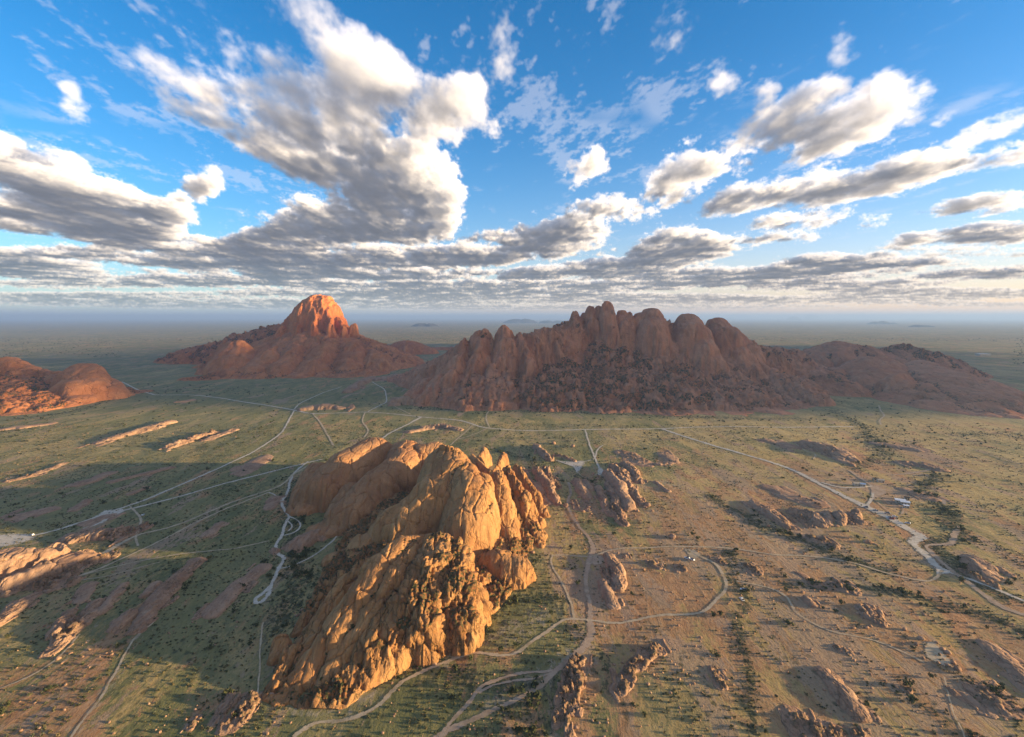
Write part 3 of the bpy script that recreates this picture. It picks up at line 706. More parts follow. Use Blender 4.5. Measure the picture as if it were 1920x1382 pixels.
# ------------------------------------------------------------------ the near granite koppie
KOPPIE = [
 sp('rubble_slope', 'z', [(782, 930, 22), (735, 1050, 16), (690, 1170, 8), (620, 1270, 3)], [62, 56, 36, 22], 1.8, 1.2, .9),
 sp('rubble_slope', 'z', [(950, 960, 16), (910, 1060, 9), (880, 1120, 5)], [30, 28, 22], 1.7, 1.2, .95),
 sp('rib', 'z', [(985, 965, 14), (1005, 1000, 6), (1014, 1020, 2)], [9, 8, 5], 2.2, 1.8, .6),
 sp('rib', 'z', [(690, 1180, 15), (650, 1240, 7), (604, 1300, 1)], [9, 8, 6], 2.2, 1.8, .5),
 sp('rib', 'z', [(740, 1190, 13), (706, 1235, 6), (676, 1268, 1)], [9, 8, 5], 2.2, 1.8, .6),
 sp('rib', 'z', [(590, 1190, 11), (556, 1250, 5), (530, 1305, 1)], [9, 8, 6], 2.4, 1.8, .3),
 sp('dome', 'z', [(700, 822, 46), (645, 850, 44), (606, 890, 32), (572, 940, 9)], [33, 30, 25, 18], 2.6, 2.0, .06),
 sp('dome', 'z', [(762, 826, 45), (752, 850, 44), (700, 888, 37), (655, 940, 22), (610, 985, 5)], [28, 26, 24, 23, 18], 2.6, 2.0, .06),
 sp('dome', 'z', [(594, 868, 27), (574, 910, 17), (556, 950, 3)], [20, 18, 12], 2.4, 2, .10),
 sp('dome', 'z', [(815, 830, 44), (790, 836, 43)], [28, 30], 2.4, 2, .15),
 sp('dome', 'z', [(660, 905, 26), (636, 950, 14), (618, 990, 3)], [16, 16, 10], 2.4, 2, .10),
 sp('ridge', 'z', [(838, 838, 64), (850, 862, 61), (815, 900, 52), (756, 950, 36), (700, 1005, 16), (650, 1042, 4)], [34, 36, 34, 32, 26, 20], 2.4, 1.9, .12),
 sp('summit', 'z', [(826, 836, 67), (842, 836, 68), (862, 848, 62)], [10, 9, 12], 2.0, 1.6, .6),
 sp('face', 'z', [(866, 868, 59), (884, 900, 54), (872, 950, 40), (850, 1005, 22), (828, 1040, 10)], [30, 28, 28, 26, 22], 2.5, 2.0, .14),
 sp('rib', 'z', [(905, 886, 52), (912, 945, 38), (908, 990, 22), (908, 1020, 8)], [15, 14, 13, 10], 2.6, 2.0, .12),
 sp('rib', 'z', [(934, 884, 48), (942, 940, 34), (952, 985, 18), (968, 1020, 5)], [15, 15, 14, 10], 2.4, 1.9, .32),
 sp('rib', 'z', [(952, 872, 44), (985, 928, 27), (1008, 972, 8)], [13, 13, 8], 2.2, 1.8, .55),
 sp('rib', 'z', [(966, 900, 34), (990, 955, 18), (1012, 1000, 4)], [10, 10, 7], 2.2, 1.8, .6),
 sp('rib', 'z', [(968, 868, 33), (1000, 918, 18), (1022, 962, 3)], [9, 9, 6], 2.2, 1.8, .5),
 sp('rib', 'z', [(936, 960, 24), (952, 1005, 12), (960, 1035, 4)], [10, 10, 8], 2.4, 1.9, .4),
 sp('fin', 'z', [(945, 846, 27), (936, 862, 24), (922, 884, 14)], [8, 8, 6], 1.8, 1.6, .25),
 sp('fin', 'z', [(908, 838, 23), (900, 852, 20)], [11, 9], 2.0, 1.8, .2),
 sp('fin', 'z', [(884, 852, 38), (895, 862, 40), (915, 880, 40)], [16, 18, 14], 1.8, 1.4, .3),
 sp('block', 'z', [(936, 1034, 17), (960, 1048, 14), (978, 1072, 5)], [17, 19, 12], 2.8, 2.0, .2),
 sp('block', 'z', [(908, 1040, 12)], [9], 2.4, 2, .1),
 sp('rib', 'z', [(812, 1000, 34), (760, 1004, 38), (718, 1040, 37), (676, 1100, 29), (622, 1180, 17), (568, 1256, 6), (524, 1296, 1.5)], [14, 17, 18, 17, 14, 11, 7], 2.5, 1.9, .12),
 sp('rib', 'z', [(770, 1012, 36), (735, 1070, 34), (690, 1140, 23), (636, 1215, 12), (590, 1290, 2)], [14, 14, 13, 11, 8], 2.3, 1.8, .22),
 sp('buttress', 'z', [(826, 1000, 36), (802, 1050, 36), (762, 1110, 29), (712, 1180, 18), (666, 1240, 8), (640, 1285, 1.5)], [20, 23, 22, 19, 14, 9], 2.4, 1.8, .6),
 sp('buttress', 'z', [(838, 1010, 33), (852, 1080, 30), (850, 1130, 21), (840, 1180, 8)], [20, 24, 20, 15], 2.4, 1.9, .95),
 sp('buttress', 'z', [(800, 1080, 33), (790, 1140, 25), (776, 1200, 8)], [16, 16, 12], 2.3, 1.8, .9),
 sp('block', 'z', [(890, 1072, 13), (884, 1120, 5)], [15, 11], 2.4, 2, .7),
 sp('rib', 'z', [(660, 1070, 24), (616, 1130, 16), (580, 1190, 8), (548, 1250, 2)], [11, 11, 9, 7], 2.2, 1.8, .35),
 sp('rib', 'z', [(600, 1110, 13), (572, 1150, 7), (556, 1180, 2)], [8, 7, 5], 2.2, 1.8, .6),
 sp('block', 'z', [(528, 1190, 9), (520, 1222, 4)], [7, 5.5], 2.6, 2, .08),
 sp('rib', 'z', [(552, 1215, 9), (528, 1265, 4), (508, 1296, 1)], [8, 7, 5], 2.2, 1.8, .6),
]
def build_koppie():
    G = rock_mass((-285, 62, 272, 800), .62, KOPPIE, 5, joint=(9.5, 40), jd=1.45, cell=2.8, warp=3.6)
    gx = G['X']; 
    root = bpy.data.objects.new('granite_koppie', None); C.objects.link(root)
    tag(root, 'large sunlit orange granite koppie of domes and ribs in the middle of the plain', 'rock outcrop')
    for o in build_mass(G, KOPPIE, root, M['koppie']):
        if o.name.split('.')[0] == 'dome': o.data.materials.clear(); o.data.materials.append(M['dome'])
    return G
G_KOPPIE = build_koppie()
# ------------------------------------------------------------------ the mountains behind
def mountain(name, label, bounds, step, spines, seed, mat, cap=None, **kw):
    root = bpy.data.objects.new(name, None); C.objects.link(root)
    G = rock_mass(bounds, step, spines, seed, **kw)
    tag(root, label, 'mountain', None, 'structure')
    for o in build_mass(G, spines, root, mat, -4):
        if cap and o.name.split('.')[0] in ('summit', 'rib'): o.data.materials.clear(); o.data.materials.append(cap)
    return G
PONTOK = [
 # broken apron
 sp('slope', 'y', [(1030, 628, 1440), (1035, 690, 1330), (1035, 750, 1200)], [210, 190, 80], 1.8, 1.3, .85),
 sp('slope', 'y', [(1120, 622, 1490), (1130, 690, 1350), (1135, 755, 1190)], [220, 200, 80], 1.8, 1.3, .80),
 sp('slope', 'y', [(1215, 634, 1480), (1225, 700, 1340), (1240, 764, 1165)], [220, 200, 80], 1.8, 1.3, .74),
 sp('slope', 'y', [(1310, 656, 1465), (1325, 715, 1330), (1345, 770, 1145)], [210, 190, 70], 1.8, 1.3, .66),
 sp('slope', 'y', [(1410, 690, 1470), (1420, 735, 1320), (1445, 775, 1125)], [190, 150, 50], 1.7, 1.2, .55),
 sp('slope', 'y', [(930, 650, 1400), (915, 700, 1290), (905, 750, 1200)], [180, 150, 60], 1.8, 1.3, .6),
 # west end
 sp('ridge', 'y', [(905, 617, 1370), (872, 640, 1390), (826, 668, 1480), (775, 696, 1700), (740, 708, 1780)], [70, 66, 80, 80, 60], 1.6, 1.3, .5),
 sp('peak', 'y', [(946, 609, 1375), (948, 632, 1345), (938, 668, 1300)], [40, 44, 36], 2.2, 2.0, .2),
 sp('rib', 'y', [(908, 616, 1370), (900, 650, 1320), (886, 690, 1270)], [44, 42, 30], 2.0, 1.6, .22),
 sp('rib', 'y', [(872, 634, 1370), (858, 668, 1310), (845, 700, 1260)], [36, 36, 30], 2.0, 1.6, .30),
 sp('rib', 'y', [(972, 622, 1370), (986, 652, 1320), (990, 676, 1280)], [34, 34, 26], 2.0, 1.6, .25),
 sp('ridge', 'y', [(990, 622, 1390), (1020, 616, 1400), (1050, 618, 1420), (1080, 605, 1470)], [66, 70, 72, 70], 1.7, 1.4, .5),
 sp('rib', 'y', [(868, 690, 1290), (866, 722, 1235), (880, 748, 1195), (896, 763, 1185)], [30, 28, 24, 14], 2.0, 1.6, .08),
 sp('rib', 'y', [(830, 700, 1300), (812, 728, 1240), (800, 752, 1225)], [42, 38, 24], 2.0, 1.6, .22),
 sp('rib', 'y', [(800, 708, 1380), (785, 730, 1330), (778, 748, 1290)], [46, 38, 24], 2.0, 1.6, .30),
 sp('rib', 'y', [(925, 682, 1285), (915, 715, 1230), (905, 748, 1195)], [32, 30, 20], 2.1, 1.7, .16),
 sp('rib', 'y', [(952, 690, 1280), (948, 722, 1225), (945, 752, 1190)], [24, 22, 16], 2.1, 1.7, .4),
 sp('rib', 'y', [(985, 696, 1270), (988, 730, 1220), (985, 756, 1185)], [24, 22, 16], 2.1, 1.7, .5),
 sp('rib', 'y', [(1090, 735, 1215), (1092, 755, 1190)], [20, 14], 2.1, 1.7, .5),
 # the row of great domes
 sp('summit_ridge', 'y', [(1045, 610, 1500), (1080, 598, 1515), (1140, 592, 1520), (1210, 600, 1525), (1280, 606, 1525), (1345, 614, 1530), (1400, 640, 1530), (1440, 652, 1540)], 78, 2.0, 1.6, .7),
 sp('spire', 'y', [(1078, 582, 1500), (1079, 600, 1482)], [27, 28], 3.2, 2.6, .2),
 sp('spire', 'y', [(1096, 586, 1505)], [16], 3.0, 2.4, .3),
 sp('spire', 'y', [(1110, 575, 1510), (1112, 596, 1482)], [24, 26], 3.2, 2.6, .3),
 sp('spire', 'y', [(1124, 573, 1512)], [20], 3.2, 2.6, .3),
 sp('spire', 'y', [(1140, 565, 1500), (1142, 582, 1476), (1146, 606, 1458)], [32, 36, 32], 3.2, 2.6, .15),
 sp('spire', 'y', [(1168, 581, 1500), (1170, 604, 1466)], [26, 26], 3.2, 2.6, .2),
 sp('spire', 'y', [(1182, 583, 1502), (1180, 612, 1462)], [20, 22], 3.2, 2.6, .25),
 sp('dome', 'y', [(1202, 586, 1508), (1222, 578, 1500), (1226, 596, 1462), (1226, 618, 1448)], [44, 58, 62, 50], 2.8, 2.4, .06),
 sp('dome', 'y', [(1290, 588, 1505), (1298, 604, 1462), (1316, 634, 1430), (1342, 668, 1392)], [64, 68, 58, 36], 2.8, 2.4, .05),
 sp('dome', 'y', [(1262, 640, 1440), (1274, 664, 1405)], [28, 24], 2.4, 2, .1),
 sp('dome', 'y', [(1346, 595, 1540), (1362, 612, 1495), (1390, 650, 1450), (1414, 684, 1400)], [60, 62, 50, 30], 2.8, 2.4, .06),
 sp('dome', 'y', [(1376, 612, 1530), (1404, 642, 1482), (1436, 688, 1412)], [44, 42, 24], 2.6, 2.2, .08),
 # smooth slabs low on the front
 sp('slab', 'y', [(1170, 715, 1310), (1180, 740, 1240), (1190, 756, 1205)], [52, 52, 30], 2.0, 1.7, .08),
 sp('slab', 'y', [(1240, 720, 1290), (1268, 745, 1215), (1284, 768, 1150)], [48, 44, 20], 2.0, 1.7, .08),
 sp('slab', 'y', [(1340, 728, 1290), (1385, 748, 1205), (1440, 768, 1140), (1494, 778, 1093)], [56, 50, 34, 14], 2.0, 1.7, .10),
 sp('slab', 'y', [(1310, 705, 1370), (1330, 722, 1330)], [40, 36], 2.0, 1.7, .2),
 # east tail
 sp('ridge', 'y', [(1400, 645, 1560), (1450, 652, 1600), (1510, 658, 1680), (1560, 648, 1800)], [100, 120, 150, 170], 1.5, 1.2, .6),
 sp('ridge', 'y', [(1445, 690, 1420), (1490, 712, 1330), (1530, 740, 1230)], [90, 80, 40], 1.6, 1.3, .55),
]
TAIL = [
 sp('ridge', 'y', [(1540, 652, 1850), (1570, 640, 1850), (1600, 645, 1850), (1630, 655, 1830)], [170, 180, 180, 180], 1.6, 1.3, .55),
 sp('ridge', 'y', [(1640, 660, 1850), (1690, 648, 1850), (1735, 660, 1850), (1775, 690, 1850)], [150, 170, 150, 120], 1.8, 1.4, .8),
 sp('ridge', 'y', [(1800, 690, 1850), (1860, 708, 1800), (1960, 720, 1700)], [130, 150, 150], 1.5, 1.2, .8),
 sp('slope', 'y', [(1480, 672, 1700), (1530, 690, 1560), (1580, 715, 1420)], [170, 160, 90], 1.5, 1.2, .6),
 sp('hump', 'y', [(1640, 668, 1560), (1660, 690, 1480), (1680, 712, 1400)], [130, 130, 90], 1.8, 1.5, .2),
 sp('hump', 'y', [(1740, 684, 1500), (1800, 705, 1330), (1860, 738, 1190), (1916, 782, 1075)], [150, 140, 100, 36], 1.8, 1.4, .3),
 sp('slope', 'y', [(1700, 705, 1420), (1760, 735, 1260), (1830, 765, 1140)], [140, 130, 80], 1.5, 1.1, .65),
 sp('dome', 'y', [(1570, 690, 1560), (1590, 708, 1490)], [80, 60], 2.2, 1.7, .08),
 sp('dome', 'y', [(1620, 672, 1600), (1660, 680, 1560)], [90, 80], 2.2, 1.8, .08),
 sp('dome', 'y', [(1730, 676, 1560), (1780, 690, 1500)], [90, 80], 2.2, 1.8, .1),
 sp('slab', 'y', [(1745, 718, 1310), (1760, 732, 1270)], [70, 60], 2.0, 1.6, .1),
 sp('slab', 'y', [(1760, 752, 1180), (1800, 765, 1140)], [60, 50], 2.2, 1.7, .1),
 sp('slab', 'y', [(1860, 752, 1140), (1895, 775, 1085)], [60, 36], 2.2, 1.7, .1),
 sp('slab', 'y', [(1690, 700, 1360), (1700, 712, 1340)], [60, 50], 2.0, 1.6, .12),
]
PEAK = [
 sp('slope', 'y', [(597, 598, 2290), (598, 605, 2270)], [470, 450], 1.05, 1.0, .35),
 sp('slope', 'y', [(640, 606, 2310), (690, 640, 2240), (738, 662, 2200)], [170, 160, 90], 1.4, 1.2, .5),
 sp('slope', 'y', [(530, 606, 2400), (450, 626, 2450), (380, 650, 2450), (300, 690, 2350), (240, 706, 2250)], [190, 210, 190, 150, 90], 1.4, 1.1, .75),
 sp('slope', 'y', [(540, 652, 2080), (500, 690, 1880), (460, 715, 1720)], [190, 170, 90], 1.5, 1.15, .55),
 sp('slope', 'y', [(640, 655, 2080), (650, 690, 1920), (640, 712, 1780)], [180, 150, 80], 1.5, 1.15, .45),
 sp('summit', 'y', [(578, 564, 2300), (598, 553, 2300), (612, 560, 2300)], [118, 145, 112], 2.3, 1.7, .5),
 sp('rib', 'y', [(548, 586, 2290), (532, 606, 2240), (522, 622, 2190)], [40, 44, 36], 2.0, 1.6, .5),
 sp('rib', 'y', [(570, 564, 2285), (562, 588, 2220), (556, 608, 2170)], [30, 34, 30], 2.2, 1.8, .5),
 sp('rib', 'y', [(592, 556, 2280), (590, 583, 2210), (588, 604, 2160)], [28, 34, 30], 2.2, 1.8, .5),
 sp('rib', 'y', [(610, 560, 2280), (616, 586, 2215), (620, 606, 2165)], [30, 34, 30], 2.2, 1.8, .5),
 sp('rib', 'y', [(628, 576, 2290), (636, 596, 2240), (642, 612, 2200)], [28, 32, 28], 2.2, 1.8, .5),
 sp('block', 'y', [(664, 606, 2260)], [30], 2.6, 2, .3),
 sp('dome', 'y', [(442, 638, 2000), (432, 665, 1900), (428, 690, 1830)], [82, 86, 60], 2.4, 1.7, .08),
 sp('spur', 'y', [(400, 668, 1940), (385, 690, 1880)], [50, 36], 2.2, 1.7, .5),
 sp('slab', 'y', [(505, 652, 1960), (480, 684, 1840), (462, 712, 1735)], [60, 58, 34], 2.0, 1.6, .12),
 sp('slab', 'y', [(555, 645, 2000), (530, 678, 1860), (505, 706, 1760)], [66, 62, 36], 2.0, 1.6, .12),
 sp('slab', 'y', [(610, 640, 2030), (585, 674, 1890), (560, 702, 1780)], [66, 62, 36], 2.0, 1.6, .14),
 sp('slab', 'y', [(660, 640, 2080), (650, 672, 1950), (640, 696, 1850)], [66, 66, 40], 2.0, 1.6, .14),
 sp('slab', 'y', [(700, 655, 2080), (706, 672, 2000), (700, 690, 1930)], [56, 56, 34], 2.0, 1.6, .2),
 sp('rubble_slope', 'y', [(390, 706, 1750), (320, 712, 1720), (260, 714, 1690)], [70, 60, 40], 1.6, 1.3, 1.1),
]
WEST = [
 sp('slope', 'y', [(5, 692, 1400), (20, 735, 1220), (30, 770, 1130)], [190, 170, 60], 1.6, 1.3, .8),
 sp('slope', 'y', [(75, 706, 1380), (100, 735, 1290), (110, 752, 1250)], [120, 100, 50], 1.6, 1.3, .7),
 sp('summit', 'y', [(-40, 676, 1420), (12, 670, 1400), (40, 684, 1400)], [80, 80, 70], 2.2, 1.7, .4),
 sp('ridge', 'y', [(50, 688, 1420), (90, 695, 1420), (125, 700, 1400)], [80, 80, 70], 2.0, 1.6, .4),
 sp('dome', 'y', [(158, 681, 1370), (154, 708, 1300), (142, 740, 1250)], [62, 66, 46], 2.8, 2.0, .05),
 sp('rib', 'y', [(128, 700, 1350), (122, 728, 1290), (116, 752, 1250)], [34, 34, 24], 2.2, 1.8, .1),
 sp('dome', 'y', [(186, 704, 1370), (204, 722, 1330), (226, 736, 1360)], [54, 46, 30], 2.4, 1.8, .1),
 sp('slope', 'y', [(225, 728, 1400), (262, 733, 1440)], [50, 36], 1.6, 1.3, 1.0),
]
SMALL = [
 sp('hump', 'y', [(735, 646, 2950), (762, 638, 2950), (792, 648, 2950)], [110, 130, 90], 1.9, 1.5, .3),
 sp('hump', 'y', [(820, 651, 3300), (845, 651, 3300)], [90, 70], 1.9, 1.5, .5),
]
G_PONTOK = mountain('domed_mountain', 'shaded red granite mountain crowned by a row of bare domes and spires', (-560, 900, 1060, 1720), 3.0, PONTOK, 21, M['range'], joint=(20, 90), jd=4.6, cell=6.5, warp=12)
G_TAIL = mountain('rocky_ridge', 'low dark rocky ridge sloping down to the right of the bare domes', (760, 1900, 1020, 2080), 4.5, TAIL, 31, M['range'], joint=(34, 150), jd=3.5, cell=10.0, warp=16)
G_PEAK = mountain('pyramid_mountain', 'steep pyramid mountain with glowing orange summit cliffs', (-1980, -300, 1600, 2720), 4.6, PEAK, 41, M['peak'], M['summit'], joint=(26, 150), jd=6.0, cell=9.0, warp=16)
G_WEST = mountain('bare_hill', 'red rocky hill with a smooth bare dome at its right end', (-1600, -930, 1080, 1560), 3.0, WEST, 51, M['peak'], joint=(24, 90), jd=3.0, cell=8.0, warp=12)
mountain('low_hill', 'small rounded reddish hill in the gap between the two mountains', (-860, -330, 2780, 3420), 5.0, SMALL, 61, M['peak'], joint=(30, 100), jd=3.5, cell=10.0, warp=14)

# far inselbergs on the hazy plain
def far_hill(label, pts, seed):
    xs = [p[0] for p in pts]; ys = [p[1] for p in pts]; w = max(p[3] for p in pts)
    sps = [('hump', [p], 1.7, 1.3, .3) for p in pts]
    G = rock_mass((min(xs) - w * 1.1, max(xs) + w * 1.1, min(ys) - w * 1.1, max(ys) + w * 1.1), w / 14, sps, seed, joint=(w * .3, w * .9), jd=w * .03, cell=w * .1, warp=w * .2, base=-20)
    P = G['P']; ny, nx = P.shape[:2]; ids = np.arange(nx * ny).reshape(ny, nx)
    Q = np.stack([ids[:-1, :-1], ids[:-1, 1:], ids[1:, 1:], ids[1:, :-1]], -1).reshape(-1, 4); Q = Q[(G['top'].ravel()[Q] > -15).any(1)]
    o = link('distant_hill', mesh_from('distant_hill', P.reshape(-1, 3), Q, True, {'soil': G['soil'], 'tint': G['tint'], 'rough': np.clip(G['rg'], 0, 1)}), M['far_hill'])
    tag(o, label, 'hill', None, 'structure')
def fh(px, top, base, half):
    Y = CAM_H * 1000 / (base - 595); return ((px - 960) / 1000 * Y, Y, CAM_H - (top - 595) / 1000 * Y, half / 1000 * Y)
far_hill('flat-topped blue hill far off, just right of the orange summit', [fh(790, 606, 612, 20), fh(806, 606.5, 612, 18)], 3)
far_hill('broad blue hill far off, left of the mountain of domes', [fh(968, 598, 606, 26), fh(985, 597.5, 606, 24)], 4)
far_hill('faint blue hill beside the mountain of domes, half hidden by it', [fh(1026, 601, 606, 18), fh(1046, 601, 606, 18)], 5)
far_hill('tiny sharp blue cone on the horizon at right', [fh(1519, 588, 599, 9), fh(1524, 591, 599, 16)], 6)
far_hill('small blue bump on the horizon left of the sharp cone', [fh(1488, 593, 600, 13)], 7)
far_hill('long low dark hill on the far plain at right', [fh(1640, 603, 608, 12), fh(1655, 602, 608, 14), fh(1672, 605, 608, 12)], 8)
far_hill('faintest low hill on the far plain at far right', [fh(1722, 609, 613, 16), fh(1738, 610, 613, 12)], 9)
# ------------------------------------------------------------------ smaller outcrops on the plain
# (label, [spines: ((x, y, height) ..., half width, roughness)]) with x, y where the rock meets the plain
def outcrop(label, spines, seed, step=None, name='rock_outcrop', mat='outcrop', cell=None):
    sps = []
    for pts, w, r in spines:
        P = []
        for i, (px, py, h) in enumerate(pts):
            x, y = gp(px, py); P.append((x, y, h * (.5 if r > .7 else (.62 if px > 960 and py > 900 else .8)), (w[i] if isinstance(w, tuple) else w) * (.78 if px < 520 and py > 850 and h < 4 else 1)))
        L = math.hypot(P[-1][0] - P[0][0], P[-1][1] - P[0][1])
        ww = max(t[3] for t in P)
        sps.append(('slab' if r < .3 else ('rib' if L > 3 * ww else 'block'), P) + ((2.2, 1.6) if r < .6 else (1.7, 1.15)) + (r,))
    rs = random.Random(seed)
    for q in list(sps):
        P = q[1]
        for k in range(3 if len(P) > 1 else 1):
            t = rs.uniform(-.1, 1.05) * (len(P) - 1); i = min(max(int(t), 0), max(len(P) - 2, 0)); u = t - i
            A = P[i]; B = P[min(i + 1, len(P) - 1)]; w0 = A[3]; off = rs.choice((-1, 1)) * rs.uniform(.75, 1.5) * w0
            x = A[0] + (B[0] - A[0]) * u + off; y = A[1] + (B[1] - A[1]) * u + rs.uniform(-1, 1) * w0; ln = w0 * rs.uniform(.3, 1.3); hh = A[2] * rs.uniform(.25, .55); ww_ = w0 * rs.uniform(.22, .45)
            sps.append(('slab_fragment', [(x, y - ln, hh * .6, ww_), (x + rs.uniform(-.2, .2) * ln, y + ln, hh, ww_)], 2.0, 1.5, rs.choice((.3, .6, .9))))
    xs = [t[0] for s in sps for t in s[1]]; ys = [t[1] for s in sps for t in s[1]]; w = max(t[3] for s in sps for t in s[1])
    hm = max(t[2] for s in sps for t in s[1])
    dist = np.mean(ys)
    st = step or max(.42, dist * .00135)
    m = w * 1.15 + 3
    cx, cy = np.mean(xs), np.mean(ys); zg = float(ground_z(cx, cy))
    c = cell or max(1.3, min(w * .34, 3.2), st * 2.6)
    G = rock_mass((min(xs) - m, max(xs) + m, min(ys) - m, max(ys) + m), st, sps, seed, joint=(max(w * .42, st * 4), max(w * 1.9, st * 14)), jd=min(1.2, hm * .16), cell=c, warp=w * .55, base=-1.2, breakup=.85)
    G['P'][..., 2] += ground_z(G['X'], G['Y'])
    if len(sps) == 1:
        P = G['P']; ny, nx = P.shape[:2]; ids = np.arange(nx * ny).reshape(ny, nx)
        Q = np.stack([ids[:-1, :-1], ids[:-1, 1:], ids[1:, 1:], ids[1:, :-1]], -1).reshape(-1, 4); Q = Q[(G['top'].ravel()[Q] > -1).any(1)]
        u, inv = np.unique(Q, return_inverse=True)
        o = link(name, mesh_from(name, P.reshape(-1, 3)[u], inv.reshape(-1, 4), True, {'soil': G['soil'].ravel()[u], 'tint': G['tint'].ravel()[u], 'rough': np.clip(G['rg'].ravel()[u], 0, 1)}), M[mat])
    else:
        o = bpy.data.objects.new(name, None); C.objects.link(o)
        build_mass(G, sps, o, M[mat], -1)
    tag(o, label, 'rock outcrop', 'rock outcrops on the plain')
    return o
